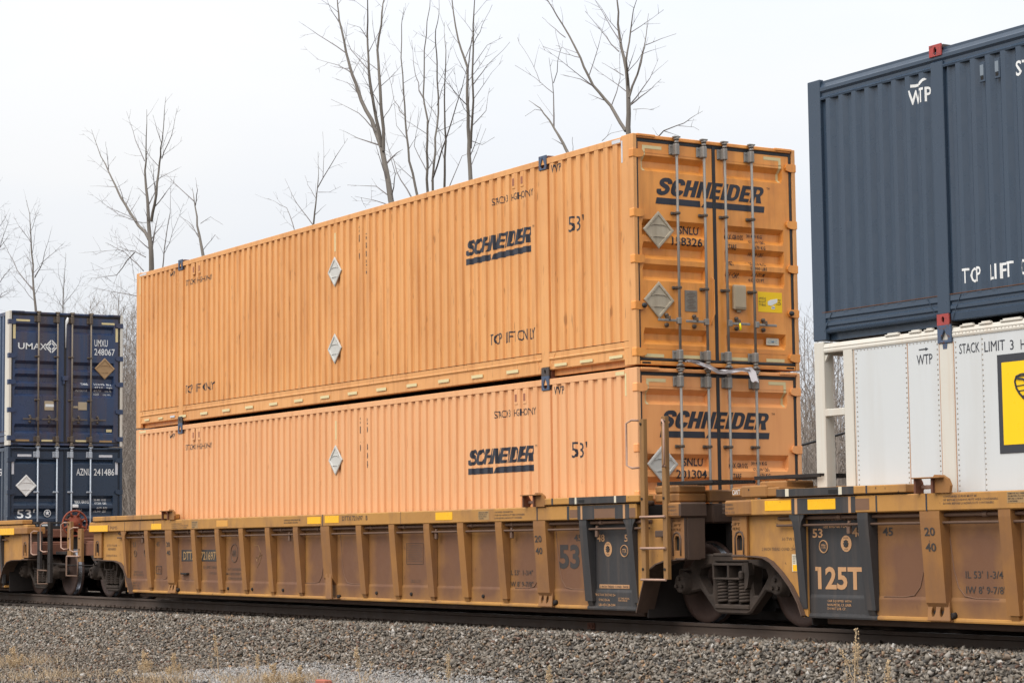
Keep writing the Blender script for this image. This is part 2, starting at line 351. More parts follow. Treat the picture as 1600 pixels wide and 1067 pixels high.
WOODTWIG = mat('brown_grey_thicket', lin(158, 146, 135, .72), lin(128, 114, 103, .68), vscale=.6, rough=.95)
STRAW = mat('dry_straw', lin(208, 184, 150, .8), lin(176, 150, 116, .76), vscale=14, rough=.9)
SEEDBROWN = mat('dry_seed_head', lin(212, 186, 148, .8), lin(178, 150, 114, .76), vscale=20, rough=.95)
BRICKRED = mat('red_clay', lin(186, 112, 92, .8), lin(160, 92, 76, .8), vscale=9, rough=.9, bump=.1)
CABLE = mat('black_cable', (.02, .02, .022, 1), rough=.6)

LIGHTRUST = mat('pale_worn_steel', lin(196, 160, 140, .8), lin(150, 112, 92, .8), vscale=12, rough=.5)
SEAM = mat('weld_bead', lin(128, 94, 72, .8), lin(108, 80, 64, .8), vscale=8, rough=.75)
LADDERMAT = mat('brown_ladder_paint', lin(166, 122, 70, .76), lin(126, 92, 62, .72), vscale=3, streak=lin(84, 62, 48), samt=.6, sscale=(9, 9, 1.4), rough=.65, specks=lin(60, 46, 38), spos=.7, spscale=(24, 24, 12))
PALEST = None

def web_material():
    """side sheets: ochre paint under brown road dust that settles in the middle of each bay, thinner by the ribs"""
    mt = mat('dusty_ochre_sheet', lin(178, 128, 66, .76), lin(156, 108, 58, .74), vscale=1.4, streak=lin(108, 78, 58), samt=.5, sscale=(3, 3, .8), rough=.65, specks=lin(84, 54, 40), spos=.69, spw=.1, spa=.75, spscale=(7, 7, 4), bump=.04, grime=lin(108, 70, 50), gamt=.5, gscale=1.9)
    nt = mt.node_tree; N = nt.nodes; L = nt.links; p = N['Principled BSDF']
    src = p.inputs['Base Color'].links[0].from_socket
    uv = N.new('ShaderNodeAttribute'); uv.attribute_name = 'bay'
    nz = N.new('ShaderNodeTexNoise'); nz.inputs['Scale'].default_value = 2.2; nz.inputs['Detail'].default_value = 6
    g = N.new('ShaderNodeNewGeometry'); L.new(g.outputs['Position'], nz.inputs['Vector'])
    ad = N.new('ShaderNodeMath'); ad.operation = 'ADD'; L.new(uv.outputs['Fac'], ad.inputs[0]); L.new(nz.outputs['Fac'], ad.inputs[1])
    mr = N.new('ShaderNodeMapRange'); mr.inputs['From Min'].default_value = .72; mr.inputs['From Max'].default_value = 1.3; mr.inputs['To Max'].default_value = .9
    L.new(ad.outputs[0], mr.inputs['Value'])
    mx = N.new('ShaderNodeMix'); mx.data_type = 'RGBA'; mx.inputs[7].default_value = lin(120, 82, 61, .72)
    L.new(mr.outputs[0], mx.inputs[0]); L.new(src, mx.inputs[6]); L.new(mx.outputs[2], p.inputs['Base Color'])
    return mt
WEB = web_material()

def stone_material(pale=0):
    mt = bpy.data.materials.new('pale_crushed_stone' if pale else 'crushed_stone'); mt.use_nodes = True; nt = mt.node_tree; N = nt.nodes; L = nt.links; p = N['Principled BSDF']
    p.inputs['Roughness'].default_value = .85; p.inputs['Specular IOR Level'].default_value = .25
    g = N.new('ShaderNodeNewGeometry'); cr = N.new('ShaderNodeValToRGB'); cr.color_ramp.interpolation = 'CONSTANT'
    cols = [(0, (152, 142, 130)), (.15, (122, 115, 107)), (.28, (166, 156, 143)), (.42, (140, 130, 117)), (.55, (154, 136, 119)), (.66, (106, 102, 98)), (.73, (176, 166, 153)), (.82, (172, 144, 117)), (.86, (138, 110, 95)), (.90, (196, 187, 176)), (.965, (222, 215, 206)), (.985, (204, 164, 126))]
    e = cr.color_ramp.elements
    e[0].position = 0; e[0].color = lin(*cols[0][1], .76); e[1].position = cols[1][0]; e[1].color = lin(*cols[1][1], .76)
    for pos, c in cols[2:]:
        k = e.new(pos); k.color = lin(*c, .76)
    if pale:
        for q in e: q.color = tuple(c+(.62-c)*pale for c in q.color[:3])+(1,)
    L.new(g.outputs['Random Per Island'], cr.inputs[0])
    nz = N.new('ShaderNodeTexNoise'); nz.inputs['Scale'].default_value = 40; L.new(g.outputs['Position'], nz.inputs['Vector'])
    mx = N.new('ShaderNodeMix'); mx.data_type = 'RGBA'; mx.blend_type = 'MULTIPLY'; mx.inputs[0].default_value = .5
    L.new(cr.outputs[0], mx.inputs[6]); L.new(nz.outputs['Fac'], mx.inputs[7])
    # rail-head dust browns the stones next to the rail
    sx = N.new('ShaderNodeSeparateXYZ'); L.new(g.outputs['Position'], sx.inputs[0])
    mr = N.new('ShaderNodeMapRange'); mr.inputs['From Min'].default_value = -1.35; mr.inputs['From Max'].default_value = -.8; mr.inputs['To Max'].default_value = .75
    L.new(sx.outputs['Y'], mr.inputs['Value'])
    m2 = N.new('ShaderNodeMix'); m2.data_type = 'RGBA'; m2.inputs[7].default_value = lin(84, 70, 60, .8)
    L.new(mr.outputs[0], m2.inputs[0]); L.new(mx.outputs[2], m2.inputs[6]); L.new(m2.outputs[2], p.inputs['Base Color'])
    return mt
STONE = stone_material(); STONE_PALE = stone_material(.38)
GRAVELBED = mat('fine_gravel', lin(92, 86, 79, .8), lin(70, 65, 60, .75), vscale=26, specks=lin(150, 144, 136), spos=.7, spscale=(40, 40, 40), rough=.95, bump=.9, bscale=34, grime=lin(138, 118, 96), gamt=.5, gscale=.5)  # bed colour darkened to stand for the shade between the stones
LITTER = mat('darkened_leaf_litter', lin(92, 78, 62, .6), lin(62, 52, 42, .6), vscale=3, rough=1, bump=.6, bscale=20)  # far ground coloured darker to dim the bright strip under the trucks
EARTH = mat('winter_grass_ground', lin(120, 104, 80, .7), lin(88, 76, 60, .7), vscale=.6, rough=1, bump=.6, bscale=6)
# ------------------------------------------------------------------ containers
CL, CW, CH = 16.154, 2.591, 2.896        # 53 ft high-cube
YN = -CW/2
class Corr:
    """trapezoid corrugation of a side sheet: outer flat ends (towards +x) at x_ref + k*period"""
    def __init__(s, x0, x1, ref, period, flat=.092, slope=.012, depth=.030):
        s.x0, s.x1, s.d = x0, x1, depth
        pts = []; k = math.floor((x0-ref)/period)-1
        while ref+k*period-flat < x1+period:
            e = ref+k*period
            pts += [(e-flat-slope, depth), (e-flat, 0), (e, 0), (e+slope, depth)]; k += 1
        s.p = sorted(pts)
        # the sheet is set back where it is welded to the posts at its two ends
        a, b = s.depth(x0+.05), s.depth(x1-.05)
        s.p = [(x0-1, depth), (x0+.035, depth), (x0+.05, a)]+[q for q in s.p if x0+.051 < q[0] < x1-.051]+[(x1-.05, b), (x1-.035, depth), (x1+1, depth)]
        xs = [x for x, _ in s.p if x0 < x < x1]; s.cuts = xs
    def depth(s, x):
        x = min(max(x, s.x0), s.x1)
        for (a, da), (b, db) in zip(s.p, s.p[1:]):
            if a <= x <= b: return da + (db-da)*((x-a)/(b-a) if b > a else 0)
        return 0
    def panel(s, yo, z0, z1, sgn=-1):
        xs = [s.x0, *s.cuts, s.x1]
        return MB().grid([[(x, yo - sgn*s.depth(x), z) for z in (z0, z1)] for x in xs])

def side_text(root, name, corrs, body, x, z, h, width, mt, yo=YN+.004, bold=0, shear=0, res=2, spacing=1, polys=None, off=.003, heavy=False):
    """lettering painted on the near side (reads towards +x), following the corrugation"""
    cs = corrs if isinstance(corrs, (list, tuple)) else [corrs]
    cuts = [c-x for k in cs for c in k.cuts if -.05 < c-x < width+.05]
    if heavy: vs, fs = heavy_letters(body, h, width, shear, cuts)
    elif polys: vs, fs = poly2d(polys, cuts)
    else: vs, fs = text2d(body, h, width, bold, shear, res, spacing, cuts)
    def dep(px):
        for k in cs:
            if k.x0 <= px <= k.x1: return k.depth(px)
        return 0
    mb = MB().add([(x+u, yo+dep(x+u)-off, z+v) for u, v in vs], fs)
    return mb.build(name, mt, root, recalc=False)

# door leaf: horizontal pressed channels, z measured from the container floor level
CH_STD = [(2.637, 2.567, 2.49, 2.44), (1.831, 1.763, 1.675, 1.62), (1.546, 1.478, 1.388, 1.333), (1.27, 1.202, 1.117, 1.062), (.466, .398, .324, .262)]
CH_LOW = [(2.637, 2.61, 2.605, 2.533), (1.852, 1.79, 1.72, 1.646), (1.58, 1.51, 1.44, 1.36), (1.30, 1.235, 1.165, 1.09), (.466, .398, .324, .262)]
ROD_Y = (-.645, -.215, .115, .548)
def door_prof(chs, d=.066):
    pr = [(.095, 0)]
    for a, b, c, e in reversed(chs): pr += [(e, 0), (c, d), (b, d), (a, 0)]
    return pr + [(2.805, 0)]
def prof_at(pr, z):
    for (a, da), (b, db) in zip(pr, pr[1:]):
        if a <= z <= b: return da+(db-da)*(z-a)/(b-a)
    return 0

class Doors:
    """the door end of a container, facing +x, at x = xd over floor level zb"""
    def __init__(s, root, xd, zb, frame, leaf, chs=CH_STD, gasket=GASKET, rod=STEEL, keep=STEEL, hinge=None, post=None, hz=(2.65, 1.90, 1.32, .74, .16), gap=.035):
        s.root, s.xd, s.zb, s.pr = root, xd, zb, door_prof(chs)
        s.face = xd-.03; hinge = hinge or frame; post = post or frame
        H = CH
        m = MB(); m.box(xd-.12, xd-.004, YN+.07, -YN-.07, zb+H-.05, zb+H-.004, .006)
        m.box(xd-.2, xd+.012, YN+.06, YN+.34, zb+H-.03, zb+H+.002, .005); m.box(xd-.2, xd+.012, -YN-.34, -YN-.06, zb+H-.03, zb+H+.002, .005)
        m.build('door_header', frame, root)
        s.fr = MB().box(xd-.14, xd-.006, YN+.07, -YN-.07, zb+.002, zb+.052, .006).build('door_sill', frame, root)
        for sg in (-1, 1): MB().box(xd-.02, xd-.004, sg*1.14-.07, sg*1.14+.07, zb+.012, zb+.045, .01).build('sill_slot', BLACKHOLE, s.fr)
        for sg in (-1, 1):
            y0, y1 = (YN, YN+.058) if sg < 0 else (-YN-.058, -YN)
            box('corner_post', post, root, xd-.26, xd-.002, y0, y1, zb, zb+H, b=.006)
        g = MB()
        for y0, y1 in ((-1.2365, -1.207), (1.2, 1.24), (-.05, .0)): g.box(s.face-.03, s.face+.010, y0, y1, zb+.056, zb+2.855, .004)
        g.box(s.face-.03, s.face+.004, -1.24, 1.24, zb+2.80, zb+2.858, .004); g.box(s.face-.03, s.face+.014, -1.24, 1.24, zb+.054, zb+.092, .01)
        g.build('door_gasket', gasket, root)
        MB().box(xd-.14, xd-.1, YN+.03, -YN-.03, zb+.03, zb+H-.03).build('inner_wall', BLACKHOLE, s.fr)
        s.leafs = []
        for y0, ya, yb, y1 in ((-1.206, -1.160, -.165, -.05), (.0, .125, 1.095, 1.2)):
            ys = [y0, ya, ya+.022, yb-.022, yb, y1]; wt = [0, 0, 1, 1, 0, 0]
            P = [[(s.face-d*wq, y, zb+z) for z, d in s.pr] for y, wq in zip(ys, wt)]
            mb = MB().grid(P)
            n = len(s.pr)
            # leaf edges
            e = MB(); 
            for y in (y0, y1): mb.add([(s.face, y, zb+.095), (s.face, y, zb+2.805), (s.face-.05, y, zb+2.805), (s.face-.05, y, zb+.095)], [[0, 1, 2, 3]])
            for z in (.095, 2.805): mb.add([(s.face, y0, zb+z), (s.face, y1, zb+z), (s.face-.05, y1, zb+z), (s.face-.05, y0, zb+z)], [[0, 1, 2, 3]])
            # welded seam lines above the top channel and under the lowest one
            for z in (2.672, .207): mb.box(s.face-.002, s.face+.003, ya, yb, zb+z-.004, zb+z+.004)
            d = mb.build('door', leaf, root, recalc=True); s.leafs.append(d)
        for sg, lf in ((-1, s.leafs[0]), (1, s.leafs[1])):
            for z in hz:
                mb = MB(); ye = sg*1.296
                mb.prism([(ye-sg*.002, zb+z-.052), (ye-sg*.09, zb+z-.052), (ye-sg*.15, zb+z-.036), (ye-sg*.165, zb+z), (ye-sg*.15, zb+z+.036), (ye-sg*.13, zb+z+.05), (ye-sg*.002, zb+z+.052)], 0, s.face+.004, s.face+.034)
                mb.box(s.face-.06, s.face+.036, ye-sg*.03, ye+sg*.012, zb+z-.054, zb+z+.054, .01)
                mb.build('hinge', hinge, lf)
        for i, y in enumerate(ROD_Y):
            lf = s.leafs[0 if y < 0 else 1]; xr = xd+.03
            mb = MB(); mb.tube([(xr, y, zb+.0), (xr, y, zb+2.90)], .0175, 10)
            for z, rr in ((.02, .034), (.055, .03), (2.83, .03), (2.87, .036)): mb.tube([(xr, y, zb+z-.012), (xr, y, zb+z+.012)], rr, 10)
            mb.box(xr-.03, xr+.03, y-.05, y+.05, zb+2.885, zb+2.905, .006); mb.box(xr-.03, xr+.03, y-.045, y+.045, zb-.004, zb+.016, .006)
            rodo = mb.build('lock_rod', rod, lf)
            for z0, z1 in ((2.66, 2.81), (.075, .205)):
                mb = MB(); mb.box(s.face, xr+.03, y-.034, y+.034, zb+z0, zb+z1, .012); mb.box(s.face, s.face+.018, y-.085, y-.03, zb+z0+.01, zb+z1-.01, .005)
                for q in (.03, z1-z0-.03): mb.box(s.face+.018, s.face+.026, y-.07, y-.05, zb+z0+q-.01, zb+z0+q+.01, .003)
                mb.build('rod_guide', keep, lf)
            for z in (1.925, .985):
                mb = MB(); mb.box(s.face, xr+.026, y-.03, y+.03, zb+z-.018, zb+z+.018, .008); mb.box(s.face, s.face+.022, y-.075, y-.02, zb+z-.02, zb+z+.02, .008)
                mb.build('rod_bracket', STEEL_DK if keep is STEEL else keep, lf)
            sg = -1 if y < 0 else 1
            L = .345; zc = .565
            mb = MB(); mb.box(xr-.014, xr+.036, y-.028+sg*.02, y+.028+sg*.02, zb+zc-.04, zb+zc+.04, .006)
            mb.box(xr+.008, xr+.02, y+sg*.03, y+sg*L, zb+zc-.016, zb+zc+.016, .005)
            mb.build('door_handle', keep, lf)
            mb = MB(); yc = y+sg*.17
            mb.box(s.face, xr+.034, yc-.014, yc+.014, zb+zc+.0, zb+zc+.055, .008); mb.lathe([(.001, .03), (.024, .03), (.026, .0)], (s.face, yc, zb+zc+.07), 'x', 10); mb.lathe([(.001, .03), (.026, .03), (.028, .0)], (s.face, yc, zb+zc-.055), 'x', 10)
            mb.build('handle_catch', STEEL_DK, lf)
    def leaf(s, y): return s.leafs[0 if y < 0 else 1]
    def text(s, body, y, z, h, width, mt, name='lettering', bold=0, shear=0, res=2, spacing=1, polys=None, flat=False, heavy=False):
        cv = [] if flat else [s.zb+q-z for q, _ in s.pr if -.02 < s.zb+q-z < h+.3]
        if heavy: vs, fs = heavy_letters(body, h, width, shear, (), cv)
        elif polys: vs, fs = poly2d(polys, [-.025-y] if y < -.02 < y+width else [], cv)
        else: vs, fs = text2d(body, h, width, bold, shear, res, spacing, (), cv)
        def px(v): return s.face - (0 if flat else prof_at(s.pr, min(max(v-s.zb, .095), 2.805))) + .004
        ob = MB().add([(px(z+v), y+u, z+v) for u, v in vs], fs).build(name, mt, s.leaf(y), recalc=False); return ob
    def tape(s, y0, y1, z0, z1, mt, follow=False, flatx=.003):
        zs = [z0, z1]
        if follow: zs = [z0, *[s.zb+q for q, _ in s.pr if z0 < s.zb+q < z1], z1]
        P = [[(s.face-(prof_at(s.pr, z-s.zb) if follow else 0)+flatx, y, z) for z in zs] for y in (y0, y1)]
        return MB().grid(P).build('reflective_tape', mt, s.leaf(y0), recalc=False)
    def placard(s, y, z, r, mt):
        p = placard_mesh('x', (s.face+.006, y, z), r, mt, s.leaf(y)); return p

def placard_mesh(ax, c, r, mt, parent, sx=1.0):
    """hinged diamond frame for hazard signs: raised rim, sunk field, two cross bars"""
    mb = MB(); k = .17*r
    def P(u, v, d): return (c[0]+d, c[1]+u*sx, c[2]+v) if ax == 'x' else (c[0]+u*sx, c[1]-d, c[2]+v)
    rings = [(r, 0), (r, .014), (r*.93, .018), (r*.80, .018), (r*.78, .007), (.002, .007)]
    ring = lambda q, d: [P(q, 0, d), P(0, q, d), P(-q, 0, d), P(0, -q, d)]
    vs = []
    for q, d in rings: vs += ring(q, d)
    fs = [[i*4+j, i*4+(j+1) % 4, (i+1)*4+(j+1) % 4, (i+1)*4+j] for i in range(5) for j in range(4)]
    mb.add(vs, fs)
    for v0, bow in ((.28*r, .05*r), (-.36*r, .03*r)):
        hw = r*.78-abs(v0)
        a = [(-hw, v0-bow), (-hw*.55, v0+bow*.3), (hw*.55, v0+bow*.3), (hw, v0-bow)]
        mb.tube([P(u, v, .012) for u, v in a], .006, 4, smooth=False)
    for u, v in ((-.5, .36), (-.36, .5), (.5, .36), (.36, .52), (-.5, -.36), (.48, -.36), (0, -.86)):
        p0 = P(u*r, v*r, .014); p1 = P(u*r, v*r, .024); mb.tube([p0, p1], .009, 6, smooth=False)
    return mb.build('placard_holder', mt, parent)

def logo_polys(w, h, slant):
    """the bar with the notch that underlines the name"""
    sl = slant*h
    return [[(0, 0), (.405*w, 0), (.400*w, h), (sl, h)], [(.409*w, 0), (w-sl*.6, 0), (w, h), (.448*w, h)]]

def base_container(name, xr, zb, label, group, side_mt, frame_mt, corr_refs, top=(.09, 0), bottom='orange', cast=(BLUE, DARKCAST), post_mt=None, depth=.030, teardrop=True, prof={}):
    """side sheets, rails, posts and castings common to all the boxes; right end at x = xr"""
    xl = xr-CL; z1 = zb+CH
    root = thing(name, (xr-CL/2, 0, zb), label, 'shipping container', group)
    zlo = zb+.30
    segs = [(xl+.2, xl+1.981, corr_refs[0]), (xl+2.16, xr-2.16, corr_refs[1]), (xr-1.981, xr-.25, corr_refs[2])]
    corrs = []
    th = top[0]
    for a, b, (ref, per) in segs:
        c = Corr(a, b, xr+ref, per, depth=depth, **prof); corrs.append(c)
        c.panel(YN+.004, zlo-.02, z1-th+.02).build('side_panel', side_mt, root)
        c.panel(-YN-.004, zlo-.02, z1-th+.02, sgn=1).build('side_panel', side_mt, root)
    MB().box(xl+.05, xr-.15, YN+.05, -YN-.05, zb+.16, z1-.02).build('inner_shell', BLACKHOLE, root)
    MB().box(xl+.01, xr-.01, YN+.06, -YN-.06, z1-.019, z1-.012).build('roof_sheet', side_mt, root)
    for sg in (-1, 1):
        yo = sg*-YN
        m = MB(); q = lambda pts: [(yo-sg*a, zb+b) for a, b in pts]
        if top[1] == 0: m.prism([(yo, z1-th), (yo, z1-.018), (yo-sg*.01, z1-.012), (yo-sg*.06, z1-.012), (yo-sg*.06, z1-th)], 0, xl+.212, xr-.262)
        else:
            m.prism([(yo-sg*.005, z1-th), (yo-sg*.0, z1-th+.02), (yo-sg*.022, z1-th+.045), (yo-sg*.022, z1-th+.075), (yo, z1-th+.1), (yo, z1-.1), (yo-sg*.012, z1-.085), (yo-sg*.03, z1-.05), (yo-sg*.03, z1-.02), (yo-sg*.07, z1-.012), (yo-sg*.07, z1-th)], 0, xl+.212, xr-.262)
        m.build('top_rail', frame_mt, root)
        # bottom rail: short end pieces over the tunnel section, long deeper middle piece
        if bottom == 'orange': pr = [(.012, .305), (.002, .29), (.004, .235), (-.004, .222), (.004, .205), (.014, .195)]
        else: pr = [(.008, .305), (.004, .24), (.022, .225), (.022, .2), (.004, .185), (.004, .155), (.022, .14), (.022, .12), (.006, .108)]
        for a, b, lo in ((xl+.16, xl+1.99, .075), (xl+2.17, xr-2.17, .03), (xr-1.99, xr-.16, .075)):
            m = MB(); m.prism(q(pr+[(.012, lo+.01), (.02, lo), (.09, lo), (.09, .305)]), 0, a, b)
            if lo > .05: m.box(a, b, yo-sg*.09, yo-sg*.16, zb+.0, zb+.30)
            # gusset folds next to the posts
            for xe, dx in ((a, .12), (b, -.12)):
                m.tube([(xe+dx*.2, yo-sg*.0, zb+lo+.015), (xe+dx*1.3, yo-sg*.0, zb+.29)], .0035, 4, smooth=False)
            br = m.build('bottom_rail', frame_mt, root)
            MB().box(a, b, yo+sg*.0015, yo-sg*.02, zb+.303, zb+.3085).build('seam_dirt', DIRTLINE, br)
        for xp in (xl+1.981, xr-2.16):
            box('lift_post', post_mt or frame_mt, root, xp, xp+.179, yo+sg*.002, yo-sg*.07, zb+.11, z1-.16, b=.008)
            hole = [(0, .07), (-.018, .035), (-.045, -.02), (-.05, -.05), (-.03, -.075), (.03, -.075), (.05, -.05), (.045, -.02), (.018, .035)] if teardrop else circ(0, -.01, .022, .045, 12)
            for zc, hh, mt, hl in ((z1-.065 if teardrop else z1-.045, .19 if teardrop else .125, cast[0], hole), (zb+.053, .118, cast[1], circ(0, 0, .02, .032, 10))):
                me = plate([(-.0895, -hh/2), (.0895, -hh/2), (.0895, hh/2), (-.0895, hh/2)], [hl], .016, .003)
                M = Matrix.Translation((xp+.0895, yo+sg*.004, zc)) @ Matrix.Rotation(R(90), 4, 'X')
                c = MB().mesh(me, M).build('corner_casting', mt, root)
                MB().box(xp+.01, xp+.17, yo-sg*.03, yo-sg*.15, zc-hh/2+.004, zc+hh/2-.002, .004).build('casting_body', DARKCAST if not teardrop else RUSTSTEEL, c)
        box('corner_post', post_mt or frame_mt, root, xl, xl+.21, yo, yo-sg*.06, zb+.0, z1+.001, b=.006)
    MB().box(xl+.0, xl+.03, YN+.06, -YN-.06, zb+.01, z1-.01).build('front_wall', side_mt, root)
    MB().box(xl+.02, xr-.16, YN+.1, -YN-.1, zb+.05, zb+.155).build('floor_frame', DARKCAST, root)
    return root, corrs

OR_REFS = ((-14.339, .2112), (-2.303, .2122), (-1.407, .2098))
def orange_container(zb, label, number, upper):
    smt, dmt = (O_UP, O_DUP) if upper else (O_LO, O_DLO)
    root, cs = base_container('freight_container', 0, zb, label, 'orange stacked containers', smt, smt, OR_REFS)
    D = Doors(root, 0, zb, dmt, dmt, post=smt, hinge=dmt)
    Z = zb-3.167
    T = lambda body, x, z, h, wd, mt=INK, **k: side_text(root, k.pop('name', 'lettering'), cs, body, x, Z+z, h, wd, mt, **k)
    T('SCHNEIDER', -4.10, 4.992, .208, 1.72, name='logo', shear=.27, heavy=True)
    T('', -4.115, 4.861, .085, 1.70, name='logo', polys=logo_polys(1.70, .085, .25))
    T('TM', -2.36, 5.175, .03, .05, INK_FADE)
    T('STACK 3 HIGH ONLY', -3.385, 5.606, .096, 1.06); T('STACK 3 HIGH ONLY', -13.865, 5.598, .096, 1.13)
    T('5', -1.482, 4.995, .205, .11); T('3', -1.318, 4.99, .195, .115); T('', -1.19, 5.12, .075, .03, polys=[[(.004, 0), (.014, 0), (.022, .075), (.0, .075)]]); T('WTP', -1.88, 5.835, .105, .24, bold=.01); T('WTP', -14.585, 5.838, .085, .24, bold=.01)
    T('TOP LIFT ONLY', -3.48, 3.685, .15, 1.16); T('TOP LIFT ONLY', -13.895, 3.675, .145, 1.23)
    for i, ch in enumerate('SNLU'): T(ch, -7.345+(.02 if ch == 'L' else 0), 5.73-.142*i, .108, .078 if ch != 'L' else .05, bold=.025)
    for i, ch in enumerate(number): T(ch, -7.115+(.02 if ch == '1' else 0), 5.715-.131*i, .104, .078 if ch != '1' else .03, bold=.025)
    placard_mesh('y', (-8.075, YN-.002, Z+5.212), .232, PLACARD_W, root, .98); placard_mesh('y', (-8.085, YN-.002, Z+4.012), .232, PLACARD_W, root, .98)
    # pale serial strip over the placard, tag slots under the rail, reflectors along the bottom rail
    MB().box(-8.10, -8.06, YN+.001, YN+.004, Z+5.53, Z+5.82).build('reflective_tape', CREAM, root)
    for x in (-2.86, -2.645, -13.56, -13.31):
        mb = MB(); mb.box(x, x+.085, YN-.004, YN+.02, Z+5.76, Z+5.965, .006)
        t = mb.build('tag_bracket', smt, root)
        MB().box(x+.018, x+.068, YN-.007, YN-.003, Z+5.80, Z+5.90, .002).build('tag', TAGRUST, t)
    for k in range(11):
        x = -1.858 + (0, .6, 1.264)[k] if k < 3 else 0
        if k < 3: MB().box(x, x+.29, YN-.003, YN+.002, Z+3.275, Z+3.312).build('reflective_tape', CREAM, root)
    xq = -2.75
    while xq > -13.9:
        MB().box(xq-.30, xq, YN-.003, YN+.002, Z+3.262, Z+3.306).build('reflective_tape', CREAM, root); xq -= .925
    for x, wq in ((-14.55, .2), (-15.1, .2), (-15.75, .22)): MB().box(x, x+wq, YN-.003, YN+.002, Z+3.285, Z+3.318).build('reflective_tape', CREAM if x < -14.6 else WHITETAPE, root)
    for x0, x1, z0, z1 in ((-.46, -.27, 5.985, 6.03), (-16.0, -15.68, 6.0, 6.035)): MB().box(x0, x1, YN-.003, YN+.001, Z+z0, Z+z1).build('reflective_tape', CREAM if not upper else WHITETAPE, root)
    MB().box(-.255, -.225, YN-.003, YN+.001, Z+5.72, Z+6.0).build('reflective_tape', CREAM if not upper else WHITETAPE, root)
    MB().box(-16.0, -15.97, YN-.003, YN+.001, Z+5.65, Z+5.95).build('reflective_tape', CREAM, root)
    # door end
    D.text('SCHNEIDER', -.93, Z+5.322, .212, 1.735, INK, 'logo', shear=.27, heavy=True, flat=True)
    D.text('', -.945, Z+5.202, .08, 1.735, INK, 'logo', polys=logo_polys(1.735, .08, .25), flat=True)
    D.text('TM', .83, Z+5.51, .028, .05, INK_FADE, flat=True)
    D.text('SNLU', -.548, Z+4.85, .10, .31, INK, bold=.016); D.text(number, -.70, Z+4.692, .112, .475, INK, bold=.016)
    for body, y, z, h, wd in (('MAX.GROSS', .165, 4.826, .07, .31), ('TARE', .19, 4.69, .068, .13), ('NET', .19, 4.485, .062, .09), ('CU. CAP.', .17, 4.335, .065, .23),
                              ('30.480 KG', .535, 4.868, .048, .25), ('67.200 LBS', .535, 4.79, .046, .26), ('4.670 KG', .57, 4.715, .048, .22), ('10.300 LBS', .55, 4.63, .046, .24),
                              ('25.810 KG', .54, 4.505, .044, .26), ('56.900 LBS', .54, 4.445, .044, .27), ('114 CU.M', .60, 4.37, .042, .2), ('4.025 CU.FT.', .55, 4.30, .046, .27)):
        if upper or z > 4.6: D.text(body, y, Z+z, h, wd, INK, res=1, bold=.014)
    D.placard(-.915, Z+4.868, .237, PLACARD if upper else PLACARD_W)
    if upper: D.placard(-.925, Z+3.985, .233, PLACARD)
    D.tape(-1.137, -.838, Z+5.888, Z+5.93, CREAM); D.tape(-1.14, -1.098, Z+5.607, Z+5.888, CREAM, True)
    D.tape(.79, 1.075, Z+5.90, Z+5.942, CREAM); D.tape(1.035, 1.077, Z+5.62, Z+5.90, CREAM, True)
    for a, b in ((-1.15, -.855), (-.57, -.28), (.195, .49), (.765, 1.065)): D.tape(a, b, Z+3.268, Z+3.31, CREAM)
    # data plate, document box, decals
    p = MB().box(D.face, D.face+.008, -.52, -.325, Z+3.863, Z+4.132, .003).build('data_plate', PLATEGREY, D.leafs[0])
    vs = MB()
    for i in range(12):
        wq = (.06, .12, .15, .09)[i % 4]; vs.box(D.face+.008, D.face+.010, -.422-wq/2, -.422+wq/2, Z+4.105-.0195*i, Z+4.110-.0195*i)
    vs.build('engraving', INK_FADE, p)
    mb = MB().box(D.face, D.face+.055, .225, .428, Z+3.915, Z+4.235, .014); mb.box(D.face+.055, D.face+.062, .24, .413, Z+3.945, Z+4.205, .006); mb.box(D.face, D.face+.03, .29, .36, Z+3.885, Z+3.92, .008)
    mb.build('document_box', BOXBEIGE, D.leafs[1])
    if upper:
        MB().box(D.face, D.face+.003, .652, 1.045, Z+3.911, Z+4.172).build('warning_decal', YELLOW, D.leafs[1])
        for i, t in enumerate(('WIDE', 'RIGHT', 'TURNS')):
            vs, fs = text2d(t, .032, .115, .0, 0, 1); MB().add([(D.face+.005, .665+u, Z+4.07-.042*i+v) for u, v in vs], fs).build('lettering', INK, D.leafs[1], recalc=False)
        tr = MB()
        tr.prism([(.81, Z+4.05), (.81, Z+4.005), (.86, Z+3.995), (.965, Z+4.045), (.965, Z+4.09), (.86, Z+4.075)], 0, D.face+.003, D.face+.0055)
        tr.prism([(.87, Z+3.985), (.865, Z+3.955), (.92, Z+3.955), (.925, Z+3.985), (.9, Z+3.998)], 0, D.face+.003, D.face+.0055)
        tr.build('truck_pictogram', WHITE_INK, D.leafs[1])
        tr = MB(); tr.box(D.face+.0055, D.face+.007, .87, .92, Z+3.972, Z+3.98); tr.tube([(D.face+.005, .975, Z+4.08), (D.face+.005, 1.02, Z+4.075)], .004, 4); tr.tube([(D.face+.005, .95, Z+4.02), (D.face+.005, 1.02, Z+4.02)], .003, 4); tr.tube([(D.face+.005, .975, Z+4.045), (D.face+.005, 1.0, Z+4.05), (D.face+.005, 1.02, Z+4.03)], .004, 4)
        tr.build('truck_pictogram', INK, D.leafs[1])
        MB().box(D.face-.037, D.face-.034, .80, 1.005, Z+3.49, Z+3.58).build('maker_sticker', LIGHTSTRIPE, D.leafs[1])
        vs, fs = text2d('CIMC', .04, .15, .01, 0, 1); MB().add([(D.face-.032, .825+u, Z+3.515+v) for u, v in vs], fs).build('lettering', mat('pale_blue_print', lin(150, 180, 200, .9), rough=.5), D.leafs[1], recalc=False)
        MB().tube([(.052, .285, Z+3.745), (.058, .288, Z+3.70), (.06, .29, Z+3.65)], [.012, .014, .017], 8).build('door_seal', SEALY, D.leafs[1])
